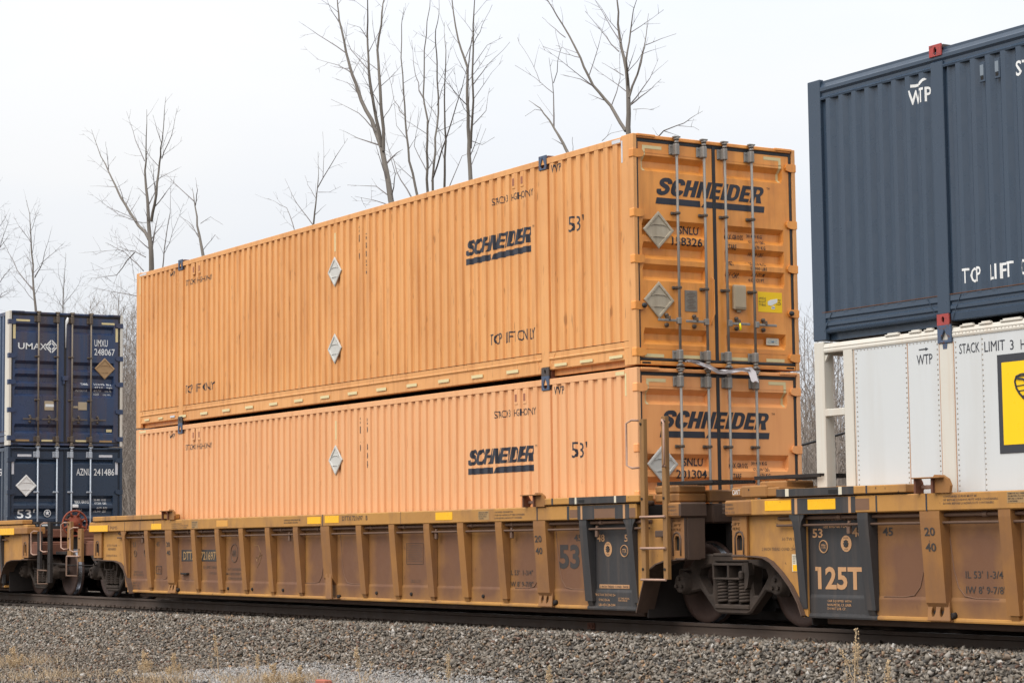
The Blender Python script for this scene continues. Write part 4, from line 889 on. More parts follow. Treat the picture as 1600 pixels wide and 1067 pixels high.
def dusty(o, sg):
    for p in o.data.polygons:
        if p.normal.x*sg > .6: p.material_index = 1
def car_end(root, X, sg, e):
    S = lambda s: X(sg*s)
    joint = e == 'joint'
    long = joint and sg < 0
    post = (9.15, 9.42) if long else (8.90, 9.20) if joint else (9.42, 9.82)
    # side sheet over the wheels, cut out by the arch
    arch = [(8.12, .14), (8.20, .14), (8.38, .56), (8.47, .65), (8.62, .725), (8.80, .765), (9.05, .78)] if joint else [(7.86, .13), (7.97, .13), (8.08, .32), (8.28, .57), (8.50, .69), (8.78, .73), (9.45, .74)]
    if long: arch = [(8.10, .14), (8.19, .17), (8.26, .32), (8.39, .49), (8.55, .634), (8.72, .755), (8.85, .805), (9.05, .82), (9.2, .82)]
    e0 = 8.15; cut = [p for p in arch if p[0] > e0+.01]; zc = [b0+(b1-b0)*(e0-a0)/(a1-a0) for (a0, b0), (a1, b1) in zip(arch, arch[1:]) if a0 <= e0 <= a1][0]
    pl = [(e0, zc)]+cut+[(arch[-1][0], 1.265), (e0, 1.265)]
    both(MB().prism([(S(a), b) for a, b in pl], 1, -1.40, -1.375), 'end_sheet', OCHRE, root)
    # rim of the arch
    for ysg in (1, -1):
        mb = MB(); P = []
        for a, b in arch[1:]: P.append([(S(a), ysg*y, b) for y in (-1.46, -1.455, -1.2)])
        mb.grid(P); P2 = [[(S(a+.012), ysg*y, b-.014) for y in (-1.46, -1.455, -1.2)] for a, b in arch[1:]]
        mb.grid(P2); 
        for i in range(len(P)-1): mb.add([P[i][0], P[i+1][0], P2[i+1][0], P2[i][0]], [[0, 1, 2, 3]])
        mb.build('arch_rim', BROWNSTEEL, root)
        a, b = arch[-1]; MB().box(S(a-.02), S(post[1]), ysg*-1.46, ysg*-1.2, b-.012, b+.012, .004).build('arch_rim', BROWNSTEEL, root)
    # jacking posts with an oblong eye, blocks over them
    for ysg in (1, -1):
        w = (post[1]-post[0])
        me = plate([(-w/2, -.245), (w/2, -.245), (w/2, .245), (-w/2, .245)], [[(u, -.06+v) for u, v in [(-.045, -.08), (.045, -.08), (.05, .05), (.03, .09), (-.03, .09), (-.05, .05)]]], .03, .003)
        pm = MB().mesh(me, Matrix.Translation((S(sum(post)/2), ysg*-1.425, 1.02)) @ Matrix.Rotation(R(90), 4, 'X'))
        pm.box(S(post[0]), S(post[1]), ysg*-1.40, ysg*-1.13, .775, 1.268, .012)
        pp = pm.build('jack_post', [OCHRE_RIB, BROWNSTEEL], root); dusty(pp, sg)
        rim = [(-.075, -.16), (-.08, .04), (-.05, .10), (0, .115), (.05, .10), (.08, .04), (.075, -.16)]
        MB().tube([(S(sum(post)/2)+u, ysg*-1.442, .98+v) for u, v in rim], .013, 6).build('eye_rim', BROWNSTEEL, pp)
        MB().box(S(sum(post)/2)-.045, S(sum(post)/2)+.045, ysg*-1.402, ysg*-1.405, .88, 1.07).build('eye_recess', BLACKHOLE, pp)
        if joint: dusty(box('bearing_block', [OCHRE_RIB, BROWNSTEEL], root, S(8.98 if long else 8.88), S(9.46 if long else 9.22), ysg*-1.52, ysg*-1.11, 1.27, 1.448, b=.02), sg)
        else: box('bearing_block', OCHRE_RIB, root, S(8.9), S(9.92), ysg*-1.515, ysg*-1.12, 1.262, 1.40, b=.014)
    if joint:
        for ysg in (1, -1):
            mb = MB(); mb.box(S(8.52), S(9.0), ysg*-1.38, ysg*-.95, 1.452, 1.56, .02); mb.box(S(8.52), S(9.0), ysg*-1.375, ysg*-.955, 1.56, 1.655, .02)
            mb.build('platform_riser', OCHRE_RIB, root)
        mb = MB(); mb.box(S(8.9), S(9.55), -.62, .62, .78, 1.42, .03); mb.build('articulation_casting', BLACKSTEEL, root)
        mb = MB(); mb.box(S(8.2), S(9.05), -.9, .9, 1.2, 1.44, .02); mb.build('body_bolster', BROWNSTEEL, root)
        mb = MB(); mb.box(S(8.72), S(9.05), -.93, -.25, 1.452, 1.60, .016); mb.build('bearing_cover', OCHRE_RIB, root)
        # crossover grating: bars and cross strips
        k = MB()
        x0, x1 = (S(8.55), S(9.66)) if sg > 0 else (S(9.1), S(7.95))
        z = 1.70 if sg > 0 else 1.715
        k.box(x0, x1, -1.36, -1.335, z-.04, z, .003); k.box(x0, x1, -.755, -.73, z-.04, z, .003)
        nb = 14
        for i in range(1, nb): y = -1.335+.58*i/nb; k.box(x0, x1, y-.004, y+.004, z-.03, z-.002)
        for i in range(12): x = x0+(x1-x0)*i/11; k.box(x-.005, x+.005, -1.335, -.755, z-.012, z-.001)
        k.build('crossover_platform', BLACKSTEEL, root)
    else:
        mb = MB(); mb.box(S(8.5), S(10.35), -.5, .5, .80, 1.18, .02); mb.box(S(8.3), S(9.9), -.95, .95, 1.18, 1.36, .02)
        mb.build('draft_sill', RUSTSTEEL, root)
        mb = MB(); mb.box(S(9.85), S(10.42), -1.38, -.6, .86, 1.10, .015); mb.build('end_sill', RUSTSTEEL, root)
        mb = MB(); mb.box(S(10.3), S(11.25), -.14, .14, .76, 1.0, .03); mb.prism([(S(11.2), -.16), (S(11.6), -.2), (S(11.72), -.02), (S(11.62), .12), (S(11.5), -.02), (S(11.2), .16)], 2, .74, 1.02)
        mb.build('coupler', BLACKSTEEL, root)
        k = MB()
        for yy in (-.35, -.25): k.tube([(S(10.35), yy, .95), (S(10.7), yy, .70), (S(11.1), yy+.05, .42), (S(11.6), yy+.02, .45)], .026, 8)
        k.tube([(S(10.4), -1.2, .66), (S(10.9), -1.0, .62), (S(11.5), -.4, .60)], .014, 6); k.build('brake_hose', BLACKSTEEL, root)
        k = MB(); z = 1.50
        k.box(S(8.2), S(9.9), -1.3, -1.275, z-.03, z+.015, .003); k.box(S(8.2), S(9.9), -.7, -.675, z-.03, z+.015, .003)
        for i in range(1, 12): y = -1.275+.575*i/12; k.box(S(8.2), S(9.9), y-.004, y+.004, z-.02, z+.01)
        k.build('crossover_platform', BLACKSTEEL, root)

def ladder(root, x0, x1, y, zlo, zhi, rungs, mt, wst=.11, grab=(), lower=None, dark=False, depth=.055):
    lo = lower or (zlo, zlo)
    ld = bpy.data.objects.new('ladder', None); COL.objects.link(ld); ld.parent = root; ORG[ld.name] = ORG[root.name]
    for x, z0, z1 in ((x0, lo[0], zhi[0]), (x1, lo[1], zhi[1])):
        mb = MB().box(x-wst/2, x+wst/2-.012, y, y+.012, z0, z1, .003); mb.box(x+wst/2-.012, x+wst/2, y, y+depth, z0, z1, .003); mb.build('stile', mt, ld)
    for z in rungs:
        MB().tube([(x0-wst*.35, y-.02, z), (x1+wst*.35, y-.02, z)], .014, 8).build('rung', LIGHTRUST, ld)
    for xg, z0, z1, dx in grab:
        MB().tube([(xg, y, z1), (xg+dx*.4, y-.07, z1+.005), (xg+dx, y-.09, z1-.03), (xg+dx, y-.09, z0+.03), (xg+dx*.4, y-.07, z0-.005), (xg, y, z0)], .013, 8).build('grab_iron', LIGHTRUST, ld)
    k = MB()
    for x in (x0, x1):
        for z in (lo[0]+.12, (lo[0]+zhi[0])/2, zhi[0]-.06): k.tube([(x-.01, y-.012, z), (x-.01, y+.01, z)], .017, 6)
    k.build('bolt', BLACKSTEEL, ld)
    return ld

def rib_y(z): return SY+.006+(1.20-z)*.057/.855-.004 if z < 1.2 else SY+.002
def sheet_text(root, body, x, z, h, wd, mt, y=WY-.004, name='lettering', bold=.0, res=2, shear=0, polys=None):
    vs, fs = poly2d(polys) if polys else text2d(body, h, wd, bold, shear, res)
    return MB().add([(x+u, y(z+v) if callable(y) else y, z+v) for u, v in vs], fs).build(name, mt, root, recalc=False)
def decal(root, name, mt, x0, x1, z0, z1, y=SY-.002, th=.004): return MB().box(x0, x1, y, y+th, z0, z1).build(name, mt, root)
def small_lines(root, x0, x1, z0, z1, n, mt, y=SY-.003, words=None, h=.62):
    """rows of small stencil lettering"""
    W = words or ['CONTAINER GUIDES MUST BE', 'UP BEFORE LOADING 40 FT WIDE CONTAINERS', 'DOWN BEFORE LOADING 53 FT CONTAINERS']
    dz = (z1-z0)/n
    mb = MB()
    for i in range(n):
        t = W[i % len(W)]; wd = min(x1-x0, (x1-x0)*len(t)/max(len(q) for q in W))
        vs, fs = text2d(t, dz*h, wd, .012, 0, 1)
        mb.add([(x0+u, y, z1-dz*(i+1)+dz*.2+v) for u, v in vs], fs)
    return mb.build('lettering', mt, root, recalc=False)

XM, XR_, XL_ = -8.077, 11.46, -31.38
mid = well_car(XM, ('coupler', 'joint'), 'ochre well wagon carrying the two orange containers, a big 53 beside its charcoal panel', dark=((7.1, 8.2),))
east = well_car(XR_, ('joint', 'coupler'), 'ochre well wagon under the white riveted container, its charcoal panel reading 125T', dark=((-8.25, -7.1),))
west = well_car(XL_, ('coupler', 'coupler'), 'ochre well wagon end under the blue containers, beyond the red brake wheel', dark=((8.1, 8.2),))

# lettering and decals of the middle wagon (world x)
for a, b, z0, z1, mt in ((-8.66, -8.2, 1.31, 1.418, REFL_Y), (-8.06, -7.6, 1.318, 1.426, REFL_Y), (-4.652, -4.19, 1.315, 1.422, REFL_Y), (-14.92, -14.46, 1.288, 1.39, REFL_Y), (-12.08, -11.63, 1.308, 1.412, REFL_F), (-17.93, -16.99, 1.275, 1.392, REFL_Y)):
    decal(mid, 'reflector', mt, a, b, z0, z1, y=SY-.004 if a > -16 else -1.519)
sheet_text(mid, 'DTTX 721697   B', -7.485, 1.345, .07, .81, WPRINT_DK, y=SY-.003, bold=.008)
small_lines(mid, -3.07, -2.31, 1.30, 1.42, 3, WPRINT); decal(mid, 'stencil_label', LABELTAN, -3.49, -3.215, 1.303, 1.42)
small_lines(mid, -3.475, -3.23, 1.308, 1.415, 4, WPRINT_DK, y=SY-.005, words=['REMOVE ALL DEBRIS', 'FROM WELL FLOOR', 'BEFORE LOADING', 'CONTAINER'])
small_lines(mid, -14.0, -13.27, 1.29, 1.395, 3, WPRINT); decal(mid, 'stencil_label', LABELTAN, -13.12, -12.86, 1.292, 1.415)
small_lines(mid, -13.1, -12.88, 1.297, 1.41, 4, WPRINT_DK, y=SY-.005, words=['REMOVE ALL DEBRIS', 'FROM WELL FLOOR', 'BEFORE LOADING', 'CONTAINER'])
small_lines(mid, -9.49, -8.9, 1.315, 1.40, 2, WPRINT_DK, words=['CONTROLLED INTERCHANGE CAR', 'SEE EQUIPMENT REGISTER'])
for x, w_ in ((-8.148, .022), (-5.668, .006), (-16.2, .012), (-15.45, .012), (-14.83, .008), (-2.02, .025)): decal(mid, 'paint_line', INK, x, x+w_, 1.278, 1.448)
for x in (-17.1, -16.55, -15.72, -15.3): decal(mid, 'paint_line', INK, x, x+.012, 1.472, 1.55, y=SY-.030)
# charcoal stretch of the east end sill
for a, b, mt in ((-1.62, -1.58, CHAR), (-1.21, -1.075, CHAR), (-1.075, -1.035, LIGHTSTRIPE), (-1.035, -.2, CHAR), (-.2, -.155, LIGHTSTRIPE), (-.155, .055, CHAR)): decal(mid, 'paint_band', mt, a, b, 1.470, 1.553, y=SY-.030)
decal(mid, 'slot', BLACKHOLE, -.99, -.86, 1.485, 1.52, y=SY-.033)
for a, b, mt in ((-1.30, -1.245, CHAR), (-1.06, -.93, CHAR), (-.985, -.945, PEACH), (-.93, -.68, CHAR), (-.225, -.05, CHAR), (-.05, -.005, PEACH), (-.005, .08, CHAR)): decal(mid, 'paint_band', mt, a, b, 1.274, 1.446, y=SY-.0025-(.002 if mt is PEACH else 0))
decal(mid, 'paint_band', BROWNPATCH, -1.235, -1.065, 1.295, 1.40); decal(mid, 'paint_band', BROWNPATCH, -.68, -.225, 1.285, 1.40); decal(mid, 'paint_band', BROWNPATCH, .08, .21, 1.285, 1.40)
decal(mid, 'paint_band', CHAR, -.675, -.23, 1.402, 1.446)
sheet_text(mid, "IL 53'  1-3/4\"", -2.925, .562, .068, .57, WPRINT_DK, bold=.006); sheet_text(mid, "IW 8' 9-7/8\"", -2.93, .41, .07, .58, WPRINT_DK, bold=.006)
sheet_text(mid, '53', -1.72, .652, .31, .475, WPRINT_DK, bold=.035, res=3); sheet_text(mid, '45', -1.365, 1.003, .085, .17, WPRINT_DK, bold=.02)
for t, z in (('20', .993), ('40', .838)): sheet_text(mid, t, -2.095, z, .09, .165, WPRINT_DK, y=rib_y, bold=.02)
for t, z in (('20', .978), ('40', .828)): sheet_text(mid, t, -14.275, z, .085, .16, WPRINT_DK, y=rib_y, bold=.02)
sheet_text(mid, '48', -.838, .993, .092, .165, PEACH, bold=.02); sheet_text(mid, '53', -.24, .99, .09, .16, PEACH, bold=.02)
def roundel(root, cx, cz, rx, rz, mt, ink, t, ring=True):
    if ring:
        pts = circ(cx, cz, rx, rz, 20); MB().tube([(a, WY-.004, b) for a, b in pts+[pts[0]]], .007, 4, smooth=False).build('logo', mt, root)
        sheet_text(root, t, cx-rx*.55, cz-rz*.35, rz*.7, rx*1.1, mt, name='logo', bold=.02)
    else:
        MB().add([(a, WY-.004, b) for a, b in circ(cx, cz, rx, rz, 20)], [list(range(20))]).build('logo', mt, root, recalc=False)
        k = MB()
        for i in range(8):
            a = i*math.pi/4; k.tube([(cx, WY-.006, cz), (cx+rx*.45*math.cos(a), WY-.006, cz+rz*.45*math.sin(a))], .011, 4, smooth=False)
        k.build('logo', ink, root)
        for dz, wq in ((rz*.62, rx*.9), (-rz*.78, rx*.7)): sheet_text(root, t, cx-wq/2, cz+dz, rz*.16, wq, ink, y=WY-.007, name='logo', res=1)
roundel(mid, -.602, .90, .088, .092, PEACH, CHAR, 'ROLLER', False); roundel(mid, -.245, .878, .08, .07, PEACH, CHAR, 'TTX')
decal(mid, 'stencil_label', PEACH, -.80, -.15, .415, .462, y=WY-.005); sheet_text(mid, '2 INCH TREAD COND. SHOE', -.785, .422, .03, .62, CHAR, y=WY-.009, res=1, bold=.01)
for t, x, z, h, wd in (('SPRG 7-OC D5 7-IC D6', -.905, .318, .032, .47), ('5 NC D6-A', -.80, .255, .032, .24), ('LB-050 28-284', -.80, .195, .032, .36), ('10" YARD IN-50L', -.37, .285, .022, .24), ('PEAK WEDGE', -.37, .258, .022, .19)): sheet_text(mid, t, x, z, h, wd, PEACH, y=WY-.018, res=1, bold=.01)
decal(mid, 'number_panel', CHAR, -13.89, -12.40, .722, .92, y=WY-.004); 
sheet_text(mid, 'DTTX', -13.80, .745, .145, .5, LABELTAN, y=WY-.007, bold=.015); sheet_text(mid, '721697', -13.05, .745, .145, .62, LABELTAN, y=WY-.007, bold=.015)
sheet_text(mid, 'LD LIMIT 118000', -12.95, .595, .055, .55, WPRINT, res=1); sheet_text(mid, 'LT WT 65000', -12.7, .50, .04, .3, WPRINT, res=1)
for t, x, z, h, wd in (('20 FT CONTAINERS', -11.95, .572, .042, .55), ('MAX GROSS WEIGHT', -12.0, .495, .042, .57), ('52900 LB EACH', -11.92, .418, .042, .52)): sheet_text(mid, t, x, z, h, wd, WPRINT, res=1, bold=.006)
roundel(mid, -11.68, .86, .14, .15, WPRINT, WEB, 'MEMBER'); roundel(mid, -16.02, .86, .06, .055, WPRINT, WEB, 'TTX'); roundel(mid, -15.55, .87, .05, .06, WPRINT, WEB, 'R')
sheet_text(mid, '53', -16.15, .975, .09, .15, WPRINT, bold=.02); sheet_text(mid, '45', -15.04, .985, .085, .15, WPRINT, bold=.02); sheet_text(mid, '48', -15.55, .975, .09, .15, WPRINT, bold=.02)
for t, x, z, h, wd in (('EMPTY LOAD', -16.08, .50, .04, .42), ('TRUCK SPRINGS', -16.12, .45, .04, .5)): sheet_text(mid, t, x, z, h, wd, WPRINT, res=1)
small_lines(mid, -16.1, -15.75, .2, .345, 3, WPRINT, y=WY-.018, words=['BRK 12', 'MC 55', '720-80'])
small_lines(mid, -5.74, -5.29, .725, .98, 8, WPRINT, y=WY-.004, words=['LOAD LIMITS APPLY TO', 'ALL CONTAINERS SHIPPED', 'IN WELLS A B AND C AS', 'SHOWN ON THE TABLE OF', 'COMBINATIONS IN USE AT', 'THE TERMINAL OF ORIGIN'])
MB().tube([(a, WY-.003, b) for a, b in ((-5.76, .70), (-5.76, .995), (-5.27, .995), (-5.27, .70), (-5.76, .70))], .004, 4, smooth=False).build('stencil_border', WPRINT, mid)
small_lines(mid, -5.62, -5.36, .43, .48, 2, WPRINT, y=WY-.004, words=['BLT 11 94', 'RPR 06 17'])
MB().tube([(a, WY-.003, b) for a, b in ((-15.03, .63), (-14.78, .63), (-14.78, .50), (-15.03, .50), (-15.03, .63))], .009, 4, smooth=False).build('stencil_border', BROWNSTEEL, mid)
MB().tube([(a, WY-.003, b) for a, b in ((-14.95, .50), (-14.95, .585), (-14.85, .585), (-14.85, .50))], .007, 4, smooth=False).build('stencil_border', BROWNSTEEL, mid)
box('card_holder', BLACKSTEEL, mid, -13.82, -13.56, WY-.06, WY, .49, .52)
MB().tube([(-10.9, WY-.003, .98), (-10.75, WY-.003, .99), (-10.66, WY-.003, .88), (-10.72, WY-.003, .80), (-10.85, WY-.003, .78), (-10.78, WY-.003, .72), (-10.72, WY-.003, .80), (-10.6, WY-.003, .84), (-10.7, WY-.003, .70), (-10.8, WY-.003, .62)], .0035, 4, smooth=False).build('chalk_scribble', LABELTAN, mid)
small_lines(mid, .835, 1.1, 1.29, 1.42, 3, WPRINT, y=-1.523, words=['SIDE BEARING', 'SET UP HEIGHT', '5-1/16 +- 1/16']); small_lines(mid, .87, 1.06, 1.10, 1.25, 3, WPRINT, y=-1.443, words=['JACK', 'LIFT', 'HERE'])
for t, x, z, h, wd in (('DTTX 72169B', -17.3, .985, .045, .5), ('REPAIRED', -17.25, .92, .045, .4), ('LUB PLATE 08 36', -17.35, .80, .04, .55)): sheet_text(mid, t, x, z, h, wd, WPRINT, y=-1.403, res=1)
sheet_text(mid, 'P6M5', -16.9, 1.31, .06, .35, DUSTYGREY, y=SY-.003)
# east wagon
for a, b in ((2.725, 3.18), (3.468, 3.93)): decal(east, 'reflector', REFL_Y, a, b, 1.318, 1.43, y=SY-.004)
for a, b, mt in ((2.965, 3.12, CHAR), (3.12, 3.18, LIGHTSTRIPE), (3.18, 4.015, CHAR), (4.015, 4.07, LIGHTSTRIPE), (4.07, 4.26, CHAR), (4.45, 4.475, INK)): decal(east, 'paint_band', mt, a, b, 1.470, 1.553, y=SY-.030)
decal(east, 'slot', BLACKHOLE, 3.85, 4.0, 1.485, 1.525, y=SY-.033)
for a, b, mt in ((3.19, 3.245, CHAR), (3.245, 3.29, PEACH), (3.29, 3.462, CHAR), (3.462, 3.935, CHAR), (3.935, 4.14, CHAR), (4.14, 4.18, PEACH), (4.18, 4.25, CHAR), (4.57, 4.595, CHAR), (5.33, 5.352, INK)): decal(east, 'paint_band', mt, a, b, 1.274, 1.446, y=SY-.0025-(.0015 if mt is PEACH else 0))
decal(east, 'paint_band', BROWNPATCH, 4.25, 4.47, 1.30, 1.42)
small_lines(east, 5.59, 6.36, 1.325, 1.43, 3, WPRINT); decal(east, 'stencil_label', LABELTAN, 6.48, 6.75, 1.33, 1.44); small_lines(east, 6.495, 6.74, 1.335, 1.435, 4, WPRINT_DK, y=SY-.005, words=['REMOVE ALL DEBRIS', 'FROM WELL FLOOR', 'BEFORE LOADING', 'CONTAINER'])
sheet_text(east, '53', 3.362, 1.013, .10, .17, PEACH, bold=.02); sheet_text(east, '48', 4.02, 1.018, .1, .17, PEACH, bold=.02)
sheet_text(east, 'SPECIAL BRAKE BEAM', 3.50, 1.20, .032, .59, PEACH, res=1, bold=.01); sheet_text(east, 'SEE BADGE PLATE', 3.545, 1.118, .036, .45, PEACH, res=1, bold=.01)
roundel(east, 3.542, .918, .068, .066, PEACH, CHAR, 'TTX'); roundel(east, 3.917, .948, .088, .088, PEACH, CHAR, 'ROLLER', False)
sheet_text(east, '125T', 3.435, .455, .245, .73, PEACH, bold=.03, res=3); sheet_text(east, '', 3.395, .655, .05, .05, PEACH, polys=[[(0, 0), (.045, .0), (.045, .044), (.0, .044)]])
for t, z in (('CAR EQUIPPED WITH', .318), ('NON-METAL C.P. LINER', .278), ('DO NOT LUB. C.P.', .238)): sheet_text(east, t, 3.603, z, .028, .39 if t[0] != 'D' else .3, PEACH, y=WY-.018, res=1, bold=.01)
sheet_text(east, '45', 4.505, 1.025, .09, .16, WPRINT_DK, bold=.02)
for t, z in (('20', 1.02), ('40', .862)): sheet_text(east, t, 5.285, z, .088, .155, WPRINT_DK, y=rib_y, bold=.02)
sheet_text(east, "IL 53' 1-3/4\"", 5.723, .595, .075, .56, WPRINT_DK, bold=.006); sheet_text(east, "IW 8' 9-7/8\"", 5.725, .443, .075, .56, WPRINT_DK, bold=.006)
for t, x, z, h, wd in (('30 TW INC', 2.89, .985, .036, .3), ('2 INCH TREAD COND. SHOE', 2.53, .875, .036, .64)): sheet_text(east, t, x, z, h, wd, WPRINT, y=-1.403, res=1)
lb = MB().box(3.06, 3.17, -1.406, -1.400, .645, .835).build('instruction_label', LIGHTSTRIPE, east); MB().box(3.075, 3.155, -1.409, -1.4055, .65, .72).build('label', REFL_Y, lb)
small_lines(lb, 3.075, 3.155, .73, .825, 5, WPRINT, y=-1.408, words=['BEARING', 'INSPECT', 'PADS AT', 'SHOP', 'ONLY'])
small_lines(east, 1.975, 2.2, 1.29, 1.42, 3, WPRINT, y=-1.523, words=['SIDE BEARING', 'SET UP HEIGHT', '5-1/16 +- 1/16']); small_lines(east, 2.03, 2.19, 1.10, 1.25, 3, WPRINT, y=-1.443, words=['JACK', 'LIFT', 'HERE'])
mb = MB().box(2.30, 2.76, -1.51, -1.1, 1.47, 1.607, .016); mb.box(2.12, 2.30, -1.50, -1.1, 1.488, 1.592, .012); mb.box(2.76, 2.97, -1.50, -1.1, 1.475, 1.58, .012)
hb = mb.build('end_housing', OCHRE_RIB, east); sheet_text(hb, "CAN'T", 2.14, 1.51, .06, .14, WHITE_INK, y=-1.503)
MB().tube([(2.45, -1.513, 1.56), (2.45, -1.505, 1.56)], .012, 6).build('bolt', BLACKSTEEL, hb)
# west wagon end
for a, b in ((-23.14, -22.24),): decal(west, 'reflector', REFL_Y, a, b, 1.255, 1.39, y=-1.519)
# ladders
ladder(mid, .42, .868, -1.54, .50, (2.465, 2.475), (1.285, .91, .535), LADDERMAT, .085, grab=((.37, 1.88, 2.45, -.14), (.90, 1.88, 2.42, .10)), lower=(.54, .54))
MB().tube([(.42, -1.53, 1.45), (.42, -1.38, 1.45)], .03, 6).build('ladder_stay', BROWNSTEEL, mid)
MB().box(.60, .84, -1.50, -1.38, 1.04, 1.12, .01).build('ladder_stay', BROWNSTEEL, mid)
ladder(mid, -19.07, -18.50, -1.50, .80, (1.487, 1.34), (.81,), LADDERMAT, .2, grab=((-19.12, .95, 1.46, -.15), (-18.56, .90, 1.36, -.22)), lower=(.82, .70))
st = MB().tube([(-19.20, -1.50, .80), (-19.20, -1.50, .43), (-18.58, -1.50, .425), (-18.58, -1.50, .80)], .018, 6).build('stirrup_step', DUSTYGREY, mid)
ladder(west, -20.80, -20.2, -1.50, .80, (1.31, 1.485), (), BLACKSTEEL, .16, grab=((-20.85, .84, 1.31, -.14), (-20.26, .90, 1.47, -.18)), lower=(.55, .28))
MB().tube([(-20.85, -1.50, .53), (-20.3, -1.50, .52)], .016, 6).tube([(-20.84, -1.50, .54), (-20.83, -1.50, .255), (-20.26, -1.50, .26)], .014, 6).build('stirrup_step', DUSTYGREY, west)
for yy in (-1.2, ):
    box('end_beam', RUSTSTEEL, west, -21.5, -20.9, -1.42, -.6, .84, 1.05)
    box('end_beam', RUSTSTEEL, mid, -18.55, -17.9, -1.40, -.6, .82, 1.06)
    box('hand_brake_arm', BLACKSTEEL, west, -20.35, -19.75, -1.3, -1.2, .84, .9)
# hand brake wheel
bw = MB(); c = Vector((-19.5, -1.22, 1.45))
pts = [(c.x, c.y+0.25*math.cos(t), c.z+0.25*math.sin(t)) for t in [2*math.pi*i/36 for i in range(37)]]
bw.tube(pts, .02, 8); bw.lathe([(.001, .03), (.05, .035), (.06, .02), (.155, .0), (.165, -.012), (.15, -.02), (.05, -.03), (.001, -.03)], c, 'x', 28)
for i in range(8):
    t = 2*math.pi*(i+.5)/8; y_, z_ = math.cos(t), math.sin(t)
    bw.tube([(c.x-.005, c.y+.15*y_, c.z+.15*z_), (c.x, c.y+.245*y_, c.z+.245*z_)], [.03, .018], 6)
bwo = bw.build('brake_wheel', REDRUST, mid)
mb = MB().box(-19.62, -19.54, -1.30, -1.14, .95, 1.60, .01); mb.tube([(-19.6, -1.22, 1.48), (-19.5, -1.22, 1.48)], .03, 10); mb.box(-19.66, -19.54, -1.36, -1.08, 1.3, 1.62, .02); mb.build('brake_stand', BLACKSTEEL, mid)

